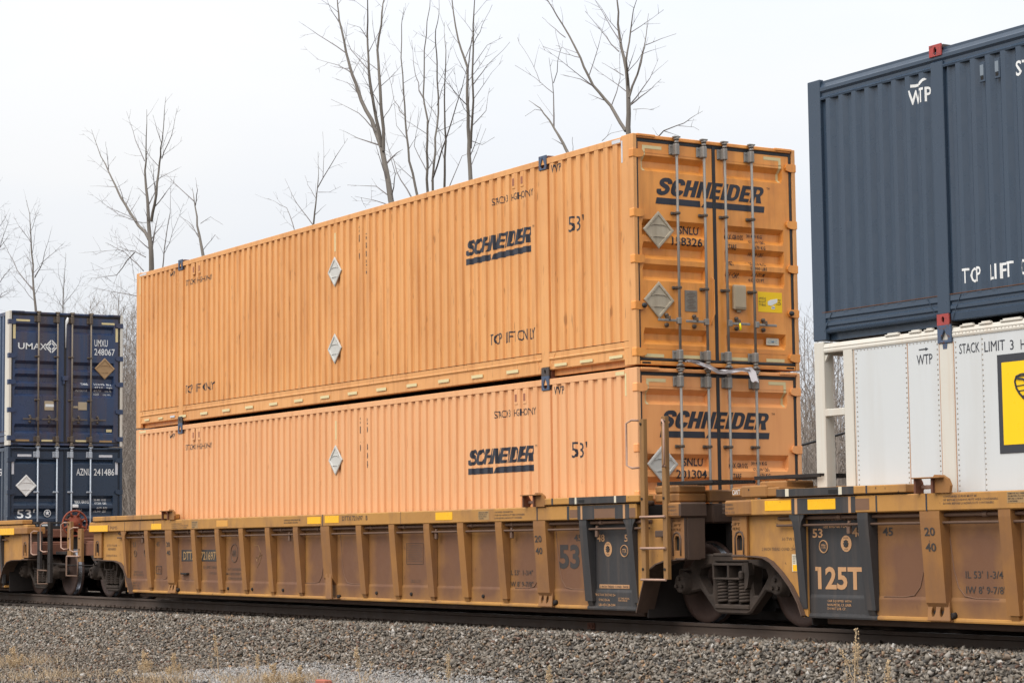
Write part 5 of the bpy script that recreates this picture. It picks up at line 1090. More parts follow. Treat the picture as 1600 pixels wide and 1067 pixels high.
# ------------------------------------------------------------------ trucks
def truck(xc, label):
    root = thing('rail_truck', (xc, 0, 0), label, 'wheel truck', 'trucks under the wagons')
    out = [(-1.02, .36), (-1.08, .50), (-1.02, .62), (-.86, .68), (-.70, .80), (-.52, .835), (.52, .835), (.70, .80), (.86, .68), (1.02, .62), (1.08, .50), (1.02, .36), (.80, .38), (.62, .41), (.34, .16), (.27, .135), (-.27, .135), (-.34, .16), (-.62, .41), (-.80, .38)]
    h1 = [(.40, .70), (.62, .66), (.66, .58), (.60, .50), (.47, .36), (.40, .36), (.38, .5)]
    hs = [h1, [(-a, b) for a, b in h1][::-1], [(-.31, .25), (.31, .25), (.31, .735), (-.31, .735)]]
    me = plate(out, hs, .12, .02)
    for sg in (-1, 1):
        ysf = sg*1.0
        sf = MB().mesh(me, Matrix.Translation((xc, ysf, 0)) @ Matrix.Rotation(R(90), 4, 'X'))
        sf.box(xc-.33, xc+.33, ysf-.1, ysf+.1, .19, .25, .015)
        f = sf.build('side_frame', TRUCKMAT, root)
        for r_ in range(2):
            for i in range(3):
                x = xc-.205+.205*i; y = ysf+sg*(.03 if r_ == 0 else -.12); mb = MB(); n = 7*10
                mb.tube([(x+.075*math.cos(2*math.pi*k/10), y+.075*math.sin(2*math.pi*k/10), .262+.27*k/n) for k in range(n+1)], .019, 6)
                mb.build('coil_spring', TRUCKMAT, f)
        mb = MB(); y0 = ysf+sg*.14
        mb.box(xc-.30, xc+.29, ysf-sg*.3, y0, .535, .56, .006); mb.box(xc-.30, xc+.29, ysf-sg*.3, y0, .70, .728, .006)
        for x in (-.30, -.015, .265): mb.box(xc+x, xc+x+.028, ysf-sg*.3, y0, .555, .705, .006)
        mb.box(xc-.29, xc+.28, ysf-sg*.3, ysf-sg*.2, .55, .71)
        mb.box(xc+.24, xc+.31, y0-sg*.03, y0+sg*.04, .54, .64, .015)
        mb.build('bolster_end', TRUCKMAT, f)
        MB().prism([(xc+.3, .735), (xc+.38, .735), (xc+.40, .60), (xc+.36, .45), (xc+.31, .42)], 1, y0-sg*.08, y0).build('friction_wedge', TRUCKMAT, f)
        mb = MB().box(xc-.36, xc+.36, ysf-.09, ysf+.09, .80, .845, .015); mb.build('frame_top', TRUCKMAT, f)
        for dx in (-.9165, .9165):
            mb = MB(); cy = ysf+sg*.03
            mb.lathe([(.13, -sg*.10), (.14, 0), (.14, sg*.05), (.118, sg*.07), (.112, sg*.125), (.09, sg*.135), (.001, sg*.138)], (xc+dx, cy, .483), 'y', 20)
            ab = mb.build('axle_bearing', TRUCKMAT, f)
            k = MB()
            for q in range(3):
                a = math.pi/2+q*2*math.pi/3; k.tube([(xc+dx+.06*math.cos(a), cy+sg*.13, .483+.06*math.sin(a)), (xc+dx+.06*math.cos(a), cy+sg*.165, .483+.06*math.sin(a))], .024, 6, smooth=False)
            k.build('cap_screw', TRUCKMAT, ab)
            MB().box(xc+dx-.15, xc+dx+.15, ysf-.08, ysf+.08, .58, .66, .02).build('bearing_adapter', TRUCKMAT, f)
    mb = MB().box(xc-.24, xc+.24, -1.0, 1.0, .52, .76, .03); mb.lathe([(.2, 0), (.2, .1), (.001, .1)], (xc, 0, .76), 'z', 20); mb.build('bolster', BLACKSTEEL, root)
    for dx in (-.9165, .9165):
        for sg in (-1, 1):
            wy = sg*.72; r = .483
            # offsets along y outward: tread, flange inward
            pr = [(.09, .1), (.12, .07), (.19, .045), (.36, .055), (.405, .07), (.43, .075), (r-.008, .07), (r, .055), (r+.003, -.02), (r+.026, -.045), (r+.024, -.062), (r-.01, -.07), (.42, -.065), (.36, -.045), (.15, -.03), (.09, -.06)]
            mb = MB().lathe([(a, sg*b) for a, b in pr], (xc+dx, wy, r), 'y', 40)
            n = 40
            for i in range(len(mb.f)):
                if i//n in (7,): mb.m[i] = 1
            mb.build('wheel', [WHEELMAT, TREAD], root)
        MB().tube([(xc+dx, -.98, .483), (xc+dx, .98, .483)], .085, 12).build('axle', BLACKSTEEL, root)
        sg = 1 if dx > 0 else -1
        mb = MB().box(xc+dx-sg*.62, xc+dx-sg*.54, -.85, .85, .34, .42, .02)
        for y in (-.72, .72): mb.box(xc+dx-sg*.58, xc+dx-sg*.49, y-.06, y+.06, .30, .52, .02)
        mb.build('brake_beam', BLACKSTEEL, root)
    for yy in (-.42, .34): MB().box(xc-.95, xc+.95, yy-.02, yy+.02, .045, .15, .008).build('gap_blocking_rod', BLACKSTEEL, root)  # dark plates added low to block the bright gap under the truck
    return root
truck(1.55, 'wheel truck shared by the middle and east wagons, its coil springs in full view')
truck(-17.83, 'wheel truck half hidden behind the arch at the west end of the middle wagon')
truck(-21.85, 'wheel truck of the west wagon, behind the low ladder with the drop step')
# ------------------------------------------------------------------ track and ground
def structure(o): o['kind'] = 'structure'; return o
def stuff(o): o['kind'] = 'stuff'; return o
def crest(x): return -.18+.0045*(max(-40, min(10, x))+2)
def ground_z(x, y):
    """height of the stone bed and of the service strip in front of it"""
    a = abs(y); c = crest(x)
    if y > 1.75: return c-.03-max(0, min(.5, (y-8)*.1))-max(0, y-13)*.02
    if a < 1.75: return c-.02*(a < .6)
    if a < 2.85: return c-(a-1.75)*.53
    if a < 12: return c-.583-(a-2.85)*.02
    return c-.766-(a-12)*.012
track = structure(bpy.data.objects.new('railway_track', None)); COL.objects.link(track); ORG[track.name] = Vector((0, 0, 0))
prof = [(-.0365, 0), (.0365, 0), (.038, -.012), (.037, -.038), (.012, -.052), (.0095, -.10), (.013, -.15), (.076, -.174), (.076, -.186), (-.076, -.186), (-.076, -.174), (-.013, -.15), (-.0095, -.10), (-.012, -.052), (-.037, -.038), (-.038, -.012)]
for yc in (-.755, .755):
    mb = MB().prism([(yc+a, b) for a, b in prof], 0, -140, 60)
    n = len(prof); mb.m = [1 if i == 2 else 0 for i in range(len(mb.f))]
    mb.build('rail', [RAILSIDE, RAILTOP], track)
t0 = None
for i in range(-72, 22):
    x = i*.51+random.uniform(-.03, .03)
    if t0 is None:
        t0 = MB().box(-.11, .11, -1.3, 1.3, -.17, 0, .012).build('tie', TIEMAT, track); o = t0
    else: o = bpy.data.objects.new('tie', t0.data); COL.objects.link(o); o.parent = track
    o.location = (x, random.uniform(-.03, .03), -.196); o.rotation_euler = (0, 0, random.uniform(-.02, .02))
k = MB()
for i in range(-140, 34):
    x = i*.255+random.uniform(-.05, .05); y = -.755-.076
    k.box(x-.012, x+.012, y-.02, y+.02, -.19, -.158+random.uniform(0, .02), .004)
    if random.random() < .5: k.tube([(x+.05, y-.02, -.19), (x+.05, y-.02, -.155)], .011, 6)
    if random.random() < .35: k.box(x-.07, x+.05, y-.05, y+.0, -.19, -.176, .003)
stuff(k.build('rail_clips', RAILSIDE, track))
mb = MB(); c0 = -1.9
mb.box(c0-.05, c0+.12, -.785, -.765, -.15, -.06, .006); mb.tube([(c0, -.80, -.10), (c0, -.76, -.10)], .02, 6); mb.tube([(c0+.08, -.80, -.10), (c0+.08, -.76, -.10)], .02, 6)
mb.build('rail_bond_plate', RUSTSTEEL, track)

ys = [-60, -30, -20, -15, -12, -9, -6, -4, -3.2, -2.85, -2.6, -2.3, -2.0, -1.75, -1.3, -.9, -.6, 0, .6, 1.3, 1.75, 2.3, 2.85, 4, 6, 8, 10, 13, 20, 30, 60, 150]
xs = [-200, -120, -80]+list(np.arange(-60, 20, 1.0))+[25, 40, 70]
mb = MB().grid([[(x, y, ground_z(x, y)-.035+(.012*math.sin(x*2.3+y*5)) ) for y in ys] for x in xs], smooth=True)
ni = len(ys)-1; mb.m = [1 if ys[i % ni] >= 2.3 else 0 for i in range(len(mb.f))]
structure(mb.build('ballast_bed', [GRAVELBED, LITTER]))
structure(MB().grid([[(x, y, -1.3 if abs(y) < 30 else -1.9) for y in (-1500, -40, 0, 40, 1500)] for x in (-1500, -300, 0, 300, 1500)]).build('ground', EARTH))

def visible(P, mu=60, mv=40):
    d = P-np.array(CAM_POS); w_ = d @ np.array(FW)
    u = 800+FPX*(d @ np.array(RT))/w_; v = 533.5-FPX*(d @ np.array(UP))/w_
    return (u > -mu) & (u < 1600+mu) & (v < 1067+mv) & (v > 0)
ICO = np.array([(a, b, c) for a in (-1, 1) for b in (-1, 1) for c in (-1, 1)])*.72      # rough eight-cornered chips
IFC = np.array([(0,1,3),(0,3,2),(4,6,7),(4,7,5),(0,4,5),(0,5,1),(2,3,7),(2,7,6),(0,2,6),(0,6,4),(1,5,7),(1,7,3)])
def stones(name, n, xr, yr, rad, mt, lift=.0, mu=60, mv=40):
    x = RNG.uniform(*xr, n); y = RNG.uniform(*yr, n)
    z = np.array([ground_z(a, b) for a, b in zip(x, y)])
    P = np.stack([x, y, z], 1); P = P[visible(P, mu, mv)]; n = len(P)
    r = rad[0]+(rad[1]-rad[0])*RNG.beta(1.6, 3.2, n)
    P[:, 2] += RNG.uniform(-.03, .02, n)+lift
    sc = np.stack([RNG.uniform(.9, 1.7, n), RNG.uniform(.7, 1.2, n), RNG.uniform(.35, .8, n)], 1)*r[:, None]
    V = (ICO[None]*RNG.uniform(.35, 1.3, (n, 8, 1))+RNG.uniform(-.28, .28, (n, 8, 3)))*sc[:, None, :]
    q = RNG.normal(size=(n, 4)); q[:, 1:3] *= .45; q /= np.linalg.norm(q, axis=1)[:, None]
    w_, a, b, c = q.T
    Rm = np.stack([1-2*(b*b+c*c), 2*(a*b-c*w_), 2*(a*c+b*w_), 2*(a*b+c*w_), 1-2*(a*a+c*c), 2*(b*c-a*w_), 2*(a*c-b*w_), 2*(b*c+a*w_), 1-2*(a*a+b*b)], 1).reshape(n, 3, 3)
    V = np.einsum('nij,nkj->nki', Rm, V)+P[:, None, :]
    F = (IFC[None]+8*np.arange(n)[:, None, None]).reshape(-1)
    me = bpy.data.meshes.new(name); me.vertices.add(n*8); me.vertices.foreach_set('co', V.reshape(-1))
    me.loops.add(len(F)); me.loops.foreach_set('vertex_index', F.astype(np.int32))
    me.polygons.add(n*12); me.polygons.foreach_set('loop_start', np.arange(0, n*36, 3, dtype=np.int32)); me.polygons.foreach_set('loop_total', np.full(n*12, 3, dtype=np.int32))
    me.update(calc_edges=True); me.materials.append(mt)
    o = bpy.data.objects.new(name, me); COL.objects.link(o); return stuff(o)
stones('ballast_stones', 78000, (-34, 10), (-2.95, -.86), (.014, .042), STONE, mu=140)
stones('service_strip_gravel', 90000, (-32, 9), (-11, -2.8), (.012, .034), STONE, lift=.004)
stones('pale_gravel', 15000, (-7.2, -.6), (-5.0, -2.7), (.012, .03), STONE_PALE, lift=.022)
stones('ballast_stones', 4000, (-30, 8), (-.62, .62), (.02, .045), STONE)
stones('ballast_stones', 9000, (-36, 2), (.9, 2.3), (.02, .045), STONE)

# ------------------------------------------------------------------ bare trees
def branch(mb, p, d, L, r, depth, rng, up=.25, n=None, spread=(28, 55), minr=.006):
    """one limb as a bent tapering tube, with side twigs down to 'depth' orders"""
    n = n or max(3, int(L/.45)); pts = [p.copy()]; d = d.normalized(); dirs = []
    for i in range(n):
        d = (d+Vector((rng.gauss(0, .10), rng.gauss(0, .10), rng.gauss(0, .08)+up*.12))).normalized()
        p = p+d*(L/n); pts.append(p.copy()); dirs.append(d.copy())
    rs = [max(minr*.6, r*(1-i/n)**.8) for i in range(n+1)]
    mb.tube(pts, rs, 5 if r > .03 else 3, cap=False, smooth=r > .03)
    if depth > 0:
        twigs(mb, pts, rs, depth, rng, L, up, spread)
def twigs(mb, pts, rs, depth, rng, L, up=.25, spread=(28, 55), dens=1.0, start=.25):
    tot = sum((b-a).length for a, b in zip(pts, pts[1:])); n = max(2, int(tot*2.3*dens)); side = rng.random()*6.28
    for i in range(n):
        f = start+(1-start)*(i+rng.random()*.8)/n; f = min(f, .97); k = min(int(f*(len(pts)-1)), len(pts)-2); g = f*(len(pts)-1)-k
        p = pts[k].lerp(pts[k+1], g); t = (pts[k+1]-pts[k]).normalized(); side += 2.4+rng.uniform(-.5, .5)
        o = t.orthogonal().normalized(); o.rotate(Matrix.Rotation(side, 3, t))
        a = R(rng.uniform(*spread)); d = t*math.cos(a)+o*math.sin(a)
        l = L*rng.uniform(.16, .50)*(1.15-.7*f); r = max(.0085, rs[k]*rng.uniform(.25, .45))
        if l > .25: branch(mb, p, d, l, r, depth-1, rng, up, None, spread)
GROUND_FAR = -1.3
def tree(label, stems, Y, seed, main=0, dens=1.0, depth=3, group='bare trees behind the train', twigL=.5, base=None):
    """stems: list of (pixel polyline from low to high, radius at its foot in m); the first stem is carried down to the ground"""
    rng = random.Random(seed)
    stems = [(a, b*.5) for a, b in stems]; p0 = at(*stems[0][0][0], Y); gz = ground_z(p0.x, Y)-.1
    root = thing('bare_tree', (p0.x, Y, gz), label, 'tree', group)
    tr = MB(); cw = MB()
    for i, (px, r) in enumerate(stems):
        dy = 0; pts = []
        for j, q in enumerate(px):
            dy += rng.uniform(-.5, .5) if j and i else (rng.uniform(-.15, .15) if j else 0)
            pts.append(at(q[0], q[1], Y+dy))
        # smooth the polyline a little with small wander
        f = [pts[0]]
        for a, b in zip(pts, pts[1:]):
            for t in (.34, .67, 1): 
                w_ = .012*(b-a).length if t < 1 else 0
                f.append(a.lerp(b, t)+Vector((rng.gauss(0, w_), rng.gauss(0, w_), 0)))
        n = len(f); rs = [max(.006, r*(1-k/(n-1)*.97)**.85) for k in range(n)]
        L = sum((b-a).length for a, b in zip(f, f[1:]))
        if i == 0 or base and i in base:
            low = Vector((f[0].x+rng.uniform(-.3, .3), f[0].y+rng.uniform(-.2, .2), gz))
            mid_ = [low.lerp(f[0], t)+Vector((rng.gauss(0, .05), rng.gauss(0, .05), 0)) for t in (0, .25, .5, .75)]
            tr.tube(mid_+f[:1], [r*1.7, r*1.35, r*1.2, r*1.1, r], 8)
        if r > .035: tr.tube(f, rs, 7, cap=False)
        else: cw.tube(f, rs, 5, cap=False)
        twigs(cw, f, rs, depth-1, rng, min(L, 6)*twigL*1.6, dens=dens, start=.08)
    tr.build('trunk', BARK, root) if tr.v else None
    cw.build('crown', TWIG, root)
    return root
A = lambda pts, ox=0, oy=0, s=1: [(ox+a/s, oy+b/s) for a, b in pts]
c7 = lambda p: A(p, 0, 150, 2.857); c8 = lambda p: A(p, 470, 0, 2.54)
tree('tall bare tree with a low fork, behind the west end of the orange containers', [
    (c7([(676, 800), (675, 690), (668, 620), (660, 480), (650, 380), (652, 250), (655, 60)]), .26),
    (c7([(665, 640), (600, 550), (540, 455), (500, 370), (450, 270), (408, 150)]), .16), (c7([(676, 560), (698, 440), (712, 300), (724, 200), (740, 5)]), .15),
    (c7([(645, 290), (605, 200), (565, 70)]), .05), (c7([(722, 280), (765, 180), (790, 55)]), .05), (c7([(722, 215), (700, 150), (682, 85)]), .04), (c7([(640, 780), (560, 700), (470, 655)]), .06), (c7([(650, 720), (600, 692), (520, 688), (370, 700)]), .05),
    (c7([(485, 330), (478, 260), (472, 205)]), .04), (c7([(610, 560), (530, 530), (430, 455)]), .04), (c7([(600, 700), (520, 800), (390, 815)]), .06), (c7([(650, 900), (540, 880), (415, 860)]), .06)], 22, 3, dens=.75)
tree('slim bare tree rising over the container roof just east of the forked tree', [(c7([(908, 720), (890, 620), (872, 500), (858, 410)]), .14), (c7([(872, 490), (882, 420), (872, 365)]), .05), (c7([(866, 470), (800, 410), (735, 345)]), .05), (c7([(893, 640), (850, 570), (800, 535)]), .04), (c7([(905, 690), (960, 620), (975, 640)]), .03), (c7([(895, 570), (940, 540), (995, 575)]), .03)], 20, 5, dens=.6)
tree('thin pale sapling between the forked tree and the slim tree', [(c7([(725, 780), (740, 640), (760, 520), (765, 370)]), .07), (c7([(735, 700), (790, 560), (820, 480)]), .03)], 26, 6, dens=.8, depth=2)
tree('bare tree with a broad fan of branches over the blue containers', [(c7([(162, 980), (150, 860), (141, 700), (134, 560), (118, 465)]), .15), (c7([(150, 870), (60, 735), (5, 640)]), .07), (c7([(155, 810), (190, 745), (228, 600)]), .07), (c7([(140, 660), (100, 600), (60, 540)]), .04), (c7([(182, 750), (240, 700), (285, 660)]), .04), (c7([(140, 600), (160, 540), (175, 520)]), .03)], 24, 8, dens=.9)
tree('small faint bare tree above the navy door leaf with the bronze placard', [(c7([(281, 985), (283, 880), (288, 800), (292, 700)]), .09), (c7([(283, 930), (340, 860), (375, 800)]), .04), (c7([(284, 870), (262, 800), (258, 740)]), .035), (c7([(282, 940), (230, 900), (205, 880)]), .03)], 34, 9, dens=1.0)
tree('bare tree whose branches reach in at the western edge of the view', [(c7([(-40, 1000), (-45, 800), (-40, 600), (-30, 400)]), .22), (c7([(-42, 900), (20, 800), (60, 760)]), .06), (c7([(-44, 780), (10, 640), (40, 560)]), .06), (c7([(-40, 640), (0, 580), (30, 530)]), .05), (c7([(-42, 960), (10, 880), (70, 860)]), .05)], 24, 10, dens=1.3)
tree('small bare sapling above the orange roofline, next to the thick leaning trunk', [(c7([(1398, 590), (1410, 480), (1418, 400), (1420, 250)]), .09), (c7([(1418, 410), (1500, 270), (1552, 190)]), .05), (c7([(1396, 575), (1325, 480), (1272, 370)]), .05), (c7([(1316, 605), (1280, 500), (1195, 458)]), .05), (c7([(1412, 460), (1375, 400), (1360, 355)]), .03), (c7([(1420, 430), (1470, 430), (1520, 405)]), .03), (c7([(1441, 368), (1446, 270), (1440, 160)]), .03)], 28, 11, dens=.55)
tree('large bare tree with a thick leaning trunk and three long stems over the orange roofline', [
    (c8([(365, 830), (347, 720), (322, 590), (296, 520), (240, 400), (205, 300), (180, 210), (152, 80), (145, 0), (130, -90)]), .22),
    (c8([(320, 580), (290, 420), (270, 280), (264, 130), (265, 0), (262, -100)]), .13), (c8([(328, 600), (315, 350), (304, 200), (322, 50), (330, 0), (338, -90)]), .13),
    (c8([(298, 522), (230, 450), (120, 395)]), .05), (c8([(202, 292), (150, 260), (62, 235)]), .045), (c8([(180, 212), (70, 140), (5, 95)]), .045), (c8([(152, 90), (120, 40), (100, -10)]), .04), (c8([(238, 395), (210, 340), (140, 315)]), .04),
    (c8([(364, 790), (300, 740), (185, 735)]), .05), (c8([(350, 815), (290, 795), (215, 780)]), .045), (c8([(270, 280), (200, 200), (160, 100)]), .04), (c8([(268, 160), (235, 110), (185, 95)]), .035), (c8([(362, 770), (375, 690), (330, 500)]), .05), (c8([(325, 480), (360, 420), (380, 400)]), .03)], 20, 12, dens=.55)
tree('slender bare tree with two wavy stems east of the leaning trunk', [(c8([(465, 790), (430, 640), (415, 480), (405, 300), (400, 100), (410, 30)]), .10), (c8([(440, 785), (380, 680), (335, 550)]), .06), (c8([(412, 460), (370, 400), (330, 210)]), .04), (c8([(425, 560), (380, 500), (370, 410)]), .03)], 22, 13, dens=.5, base=(1,))
tree('clump of upright bare stems in the middle of the tree row', [(c8([(504, 770), (500, 600), (504, 480), (486, 380), (490, 200), (512, 30), (520, -60)]), .10), (c8([(524, 768), (534, 600), (546, 450), (541, 250), (534, 150), (548, 60), (552, -40)]), .09), (c8([(570, 755), (576, 560), (570, 400), (576, 200), (570, 90)]), .09), (c8([(520, 720), (580, 540), (640, 350), (660, 250)]), .07), (c8([(505, 690), (450, 580), (480, 430)]), .04), (c8([(486, 390), (455, 300), (440, 160)]), .05), (c8([(540, 420), (575, 320), (610, 270)]), .03), (c8([(590, 740), (640, 620), (690, 600)]), .035)], 22, 14, dens=.5, base=(1, 2))
tree('straight bare tree with paired stems east of the upright clump', [(c8([(674, 720), (668, 560), (661, 400), (662, 270), (625, 160), (600, 0), (590, -70)]), .15), (c8([(674, 590), (685, 400), (684, 100), (690, 0), (694, -90)]), .09), (c8([(682, 340), (740, 260), (830, 168)]), .04), (c8([(678, 560), (720, 575), (770, 545)]), .03), (c8([(680, 500), (735, 440), (750, 350)]), .035), (c8([(662, 290), (680, 150), (700, 90)]), .05), (c8([(684, 180), (720, 100), (760, 20)]), .03), (c8([(676, 660), (700, 600), (735, 510)]), .03), (c8([(685, 260), (740, 180), (800, 150)]), .025)], 21, 15, dens=.6)
tree('broken-topped bare sapling with a crooked stem west of the roof corner', [(c8([(1062, 612), (1030, 550), (1000, 500), (950, 430), (905, 400)]), .11), (c8([(1004, 505), (1003, 380), (985, 230)]), .06), (c8([(1002, 370), (930, 310), (850, 260)]), .025), (c8([(1003, 330), (1030, 200), (1010, 120)]), .03), (c8([(960, 440), (930, 435), (890, 462)]), .025), (c8([(950, 330), (900, 220), (860, 150)]), .02), (c8([(1080, 600), (1078, 545)]), .02)], 22, 16, dens=.4, depth=2)
tree('large bare tree with a pale twin trunk directly over the near roof corner', [
    (c8([(1302, 560), (1300, 400), (1292, 280), (1266, 150), (1255, 0), (1248, -100)]), .17), (c8([(1290, 520), (1230, 420), (1160, 340), (1110, 230), (1040, 100), (978, 0), (960, -40)]), .12),
    (c8([(1298, 340), (1291, 240), (1308, 130), (1320, 40), (1348, -50)]), .08), (c8([(1302, 390), (1350, 250), (1366, 170), (1380, 55)]), .08), (c8([(1308, 418), (1370, 370), (1430, 315)]), .05), (c8([(1165, 345), (1110, 315), (1040, 298)]), .045), (c8([(1262, 205), (1190, 120), (1128, 45)]), .04), (c8([(1368, 180), (1430, 155), (1490, 135)]), .03),
    (c8([(1270, 170), (1215, 80), (1155, -20)]), .04), (c8([(1050, 150), (990, 100), (958, 70)]), .03), (c8([(1110, 230), (1050, 215), (960, 185)]), .03), (c8([(1310, 130), (1370, 90), (1440, 40)]), .03), (c8([(1320, 435), (1360, 432), (1400, 437)]), .02), (c8([(1280, 300), (1230, 270), (1195, 250)]), .03)], 22, 17, dens=.6)
tree('low bare limb showing above the door end of the upper orange container', [(c8([(1405, 560), (1440, 520), (1520, 490), (1560, 462), (1595, 442)]), .05), (c8([(1440, 520), (1500, 540)]), .03), (c8([(1500, 500), (1560, 505), (1580, 518)]), .02), (c8([(1195, 560), (1230, 530), (1280, 518)]), .025)], 24, 18, dens=.5, depth=2)
# thin trees seen between the boxes and below: a thicket that reads as one mass
rng = random.Random(5); th = MB()
def thicket_stem(x, y, h, r):
    gz = ground_z(x, y)-.1; f = []
    p = Vector((x, y, gz)); d = Vector((rng.gauss(0, .08), rng.gauss(0, .08), 1))
    n = 7
    for i in range(n+1):
        f.append(p.copy()); d = (d+Vector((rng.gauss(0, .09), rng.gauss(0, .09), .1))).normalized(); p = p+d*(h/n)
    rs = [max(.01, r*(1-.85*i/n)) for i in range(n+1)]
    th.tube(f, rs, 4, cap=False, smooth=False)
    return f, rs
for k in range(300):
    y = rng.uniform(17, 48); 
    if k < 120: u = rng.uniform(1235, 1345)       # where the view runs through beside the orange doors
    elif k < 215: u = rng.uniform(175, 222)
    else: u = rng.uniform(-150, 1750)
    g = at(u, 700, y); near = u > 1000
    lim = at(u, 535 if near else 500, y).z - ground_z(g.x, y)
    h = lim*rng.uniform(.55, 1.0)*(1.12 if k < 215 else .55)
    f, rs = thicket_stem(g.x, y, h, rng.uniform(.022, .06))
    twigs(th, f, rs, 2 if k < 215 else 1, rng, h*.62, up=.3, dens=2.0 if k < 215 else .8, start=.06)
o = stuff(th.build('woodland', WOODTWIG, recalc=False))
br = MB()
for k in range(9000):                                           # dead brush at the foot of the wood
    y = rng.uniform(16, 50); u = rng.choice((rng.uniform(1230, 1350), rng.uniform(170, 225), rng.uniform(-100, 1700)))
    g = at(u, 700, y); z = ground_z(g.x, y)-.1; h = rng.uniform(.8, 3.4)
    a = rng.uniform(0, 6.28); dx, dy = math.cos(a)*h*.4, math.sin(a)*h*.4; w_ = .012
    br.tube([(g.x, y, z), (g.x+dx*.3, y+dy*.3, z+h*.6), (g.x+dx, y+dy, z+h)], [w_*1.4, w_, w_*.4], 3, cap=False, smooth=False)
stuff(br.build('brushwood', WOODTWIG, recalc=False))
# cable slung behind the train
p0, p1 = at(1180, 716, 9.0), at(1420, 648, 9.0)
w_ = []
for i in range(25):
    t = -1.5+4*i/24; p = p0.lerp(p1, t); w_.append((p.x, p.y, p.z+.0))
tag(MB().tube(w_, .022, 6).build('utility_cable', CABLE), 'black cable slung across the gap behind the white open frame', 'cable')
# torn plastic caught between the two orange door ends
pts = [(-.60, 3.222), (-.50, 3.225), (-.40, 3.20), (-.26, 3.155), (-.12, 3.11), (0, 3.10), (.12, 3.12), (.26, 3.14), (.36, 3.145), (.42, 3.11), (.47, 3.05), (.53, 3.01)]
wd = [.008, .022, .026, .024, .022, .03, .03, .02, .03, .075, .07, .02]
G = []
for i, ((y, z), q) in enumerate(zip(pts, wd)):
    row = []
    for j in range(7):
        f = j/6-.5; row.append((.085+.02*math.sin(i*1.9+j*1.3)+.012*math.sin(j*3.1+i), y+.02*math.sin(j*2.0+i*.8), z+f*2*q+.008*math.sin(i*2.7+j*2.2)))
    G.append(row)
mb = MB().grid(G, smooth=True)
mb.grid([[(.10+.008*i, .36+.03*j+.012*i, 3.13-.045*i-.012*math.sin(j*2)) for i in range(4)] for j in range(5)], smooth=True)
tag(mb.build('plastic_scrap', PLASTIC, recalc=False), 'torn strip of dirty white plastic caught on the lock rods between the two orange containers', 'plastic scrap')

# ------------------------------------------------------------------ dead weeds by the track
def grass_tuft(mb, c, n, h, sp, rng, lean=.5):
    n = int(n*.75); sp *= 1.25
    for i in range(n):
        a = rng.uniform(0, 6.28); q = rng.random()**.5*sp; b = Vector((c[0]+q*math.cos(a), c[1]+q*math.sin(a), 0)); b.z = ground_z(b.x, b.y)-.02
        hh = h*rng.uniform(.45, 1.1); l = Vector((rng.gauss(0, lean), rng.gauss(0, lean), 1))*hh; bend = Vector((rng.gauss(0, .25), rng.gauss(0, .25), -.1))*hh
        mb.tube([b, b+l*.5, b+l+bend*.5], [.0028, .0022, .0008], 3, cap=False, smooth=False)
def weed(label, u, v_top, y, seed, heads=1, lean=0, bushy=0):
    """dead stalk with a seed spike, standing on the service strip"""
    rng = random.Random(seed); top = at(u, v_top, y); base = Vector((top.x-lean, y+rng.uniform(-.05, .05), ground_z(top.x, y)-.03))
    root = thing('dead_weed', base, label, 'weed', 'dead weeds by the track'); st = MB()
    H = top.z-base.z
    def stalk(p, q, r, seeds):
        f = [p.lerp(q, t)+Vector((rng.gauss(0, .008), rng.gauss(0, .008), 0))*(t > 0) for t in (0, .25, .5, .75, 1)]
        st.tube(f, [r, r*.85, r*.7, r*.55, r*.3], 5); sh = MB()
        for i in range(seeds):
            t = .5+.5*i/seeds; p_ = p.lerp(q, t); a = rng.uniform(0, 6.28); rr = rng.uniform(.012, .05)*(1.35-t*.9)
            c = p_+Vector((rr*math.cos(a), rr*math.sin(a), rng.uniform(-.01, .02))); s_ = rng.uniform(.004, .009)
            sh.tube([c-Vector((0, 0, s_)), c+Vector((rng.gauss(0, s_*.4), rng.gauss(0, s_*.4), 0)), c+Vector((0, 0, s_*1.2))], [s_*.3, s_*.8, s_*.2], 5, smooth=False)
            if i % 2 == 0: st.tube([p_, c], .0022, 3, cap=False)
        sh.build('seed_head', SEEDBROWN, root)
    stalk(base, top, .008, 110)
    for k in range(heads-1):
        t = rng.uniform(.45, .75); p = base.lerp(top, t); a = rng.uniform(0, 6.28); l = H*(1-t)*rng.uniform(.5, .85)
        stalk(p, p+Vector((l*.45*math.cos(a), l*.45*math.sin(a), l)), .005, 45)
    for k in range(bushy):
        a = rng.uniform(0, 6.28); l = H*rng.uniform(.35, .7)
        stalk(base+Vector((.05*math.cos(a), .05*math.sin(a), 0)), base+Vector((l*.55*math.cos(a), l*.55*math.sin(a), l)), .004, 26)
    st.build('stem', STRAW, root); return root
weed('tall dead weed with a forked seed spike below the 125T panel', 1338, 981, -3.4, 21, 3, .02, 5)
weed('dead weed with one dense seed spike, standing alone west of the straw patch', 335, 992, -4.2, 22, 1, -.06, 1)
weed('leaning dead seed spike east of the red brick', 556, 1011, -4.2, 23, 2, -.06, 2)
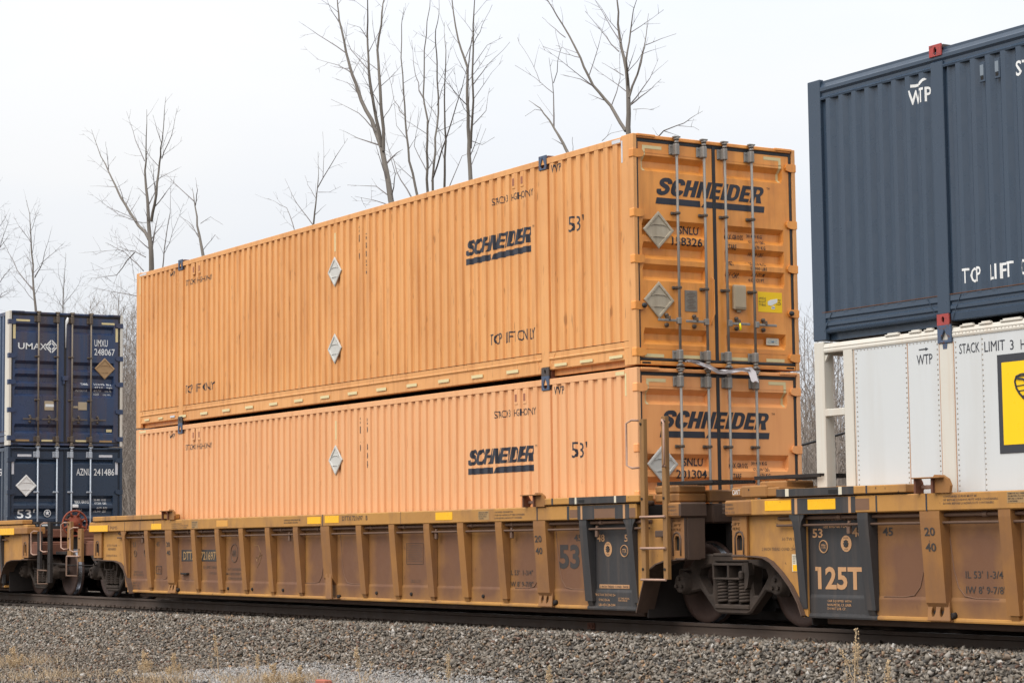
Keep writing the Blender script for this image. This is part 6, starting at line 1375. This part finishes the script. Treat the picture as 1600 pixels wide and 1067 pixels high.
weed('bushy dead weed with many fine stems, between the small clump and its taller twin', 224, 1017, -4.6, 24, 3, .0, 10)
weed('bushy dead weed with many fine stems, just east of its twin', 272, 1021, -4.6, 25, 3, .03, 10)
weed('thin dead stalk among the pale gravel', 700, 1022, -4.0, 26, 1, .01, 1)
weed('short dead stalk below the rail bond plate', 858, 1040, -3.8, 27, 1, .02, 2)
weed('small dead weed close to the forked tall one', 1388, 1030, -3.2, 28, 1, .02, 3)
weed('thin dead stalk standing by the straw patch', 402, 1022, -4.4, 29, 1, .0, 2)
weed('bushy dead weed at the very edge of the straw patch by the brick', 470, 1040, -4.3, 31, 2, .0, 12)
weed('low bushy dead weed in the middle of the straw patch', 430, 1036, -4.5, 32, 2, .0, 12)
weed('dead weed clump among dry grass at the west end of the strip', 22, 1010, -5.4, 33, 3, .0, 14)
weed('small dead weed clump just west of the bushy pair', 186, 1046, -4.8, 34, 1, .0, 8)
rng = random.Random(44); gr = MB()
for u, v, y, n, h, sp in ((15, 1020, -5.2, 420, .22, .7), (40, 1062, -6.2, 300, .22, .6), (430, 1062, -4.4, 300, .2, .45), (400, 1055, -4.6, 160, .22, .35), (470, 1055, -4.2, 220, .2, .35), (255, 1064, -5.2, 260, .24, .35), (560, 1066, -4.3, 120, .2, .3), (880, 1066, -3.6, 90, .14, .5), (690, 1068, -4.0, 90, .16, .5), (1300, 1066, -3.1, 90, .13, .4), (1010, 1068, -3.4, 60, .12, .5), (1180, 1068, -3.2, 50, .12, .4), (1500, 1066, -3.0, 50, .12, .4), (120, 1066, -5.6, 160, .16, .7), (330, 1066, -4.8, 120, .18, .4)):
    p = at(u, v, y); grass_tuft(gr, (p.x, p.y), n, h, sp, rng)
stuff(gr.build('dry_grass', STRAW, recalc=False))
p = at(508, 1064, -4.3)
mb = MB().box(p.x-.16, p.x+.10, p.y-.06, p.y+.05, ground_z(p.x, p.y)-.05, p.z+.02, .012)
b = mb.build('broken_brick', BRICKRED); tag(b, 'piece of red brick lying at the edge of the straw patch', 'brick')
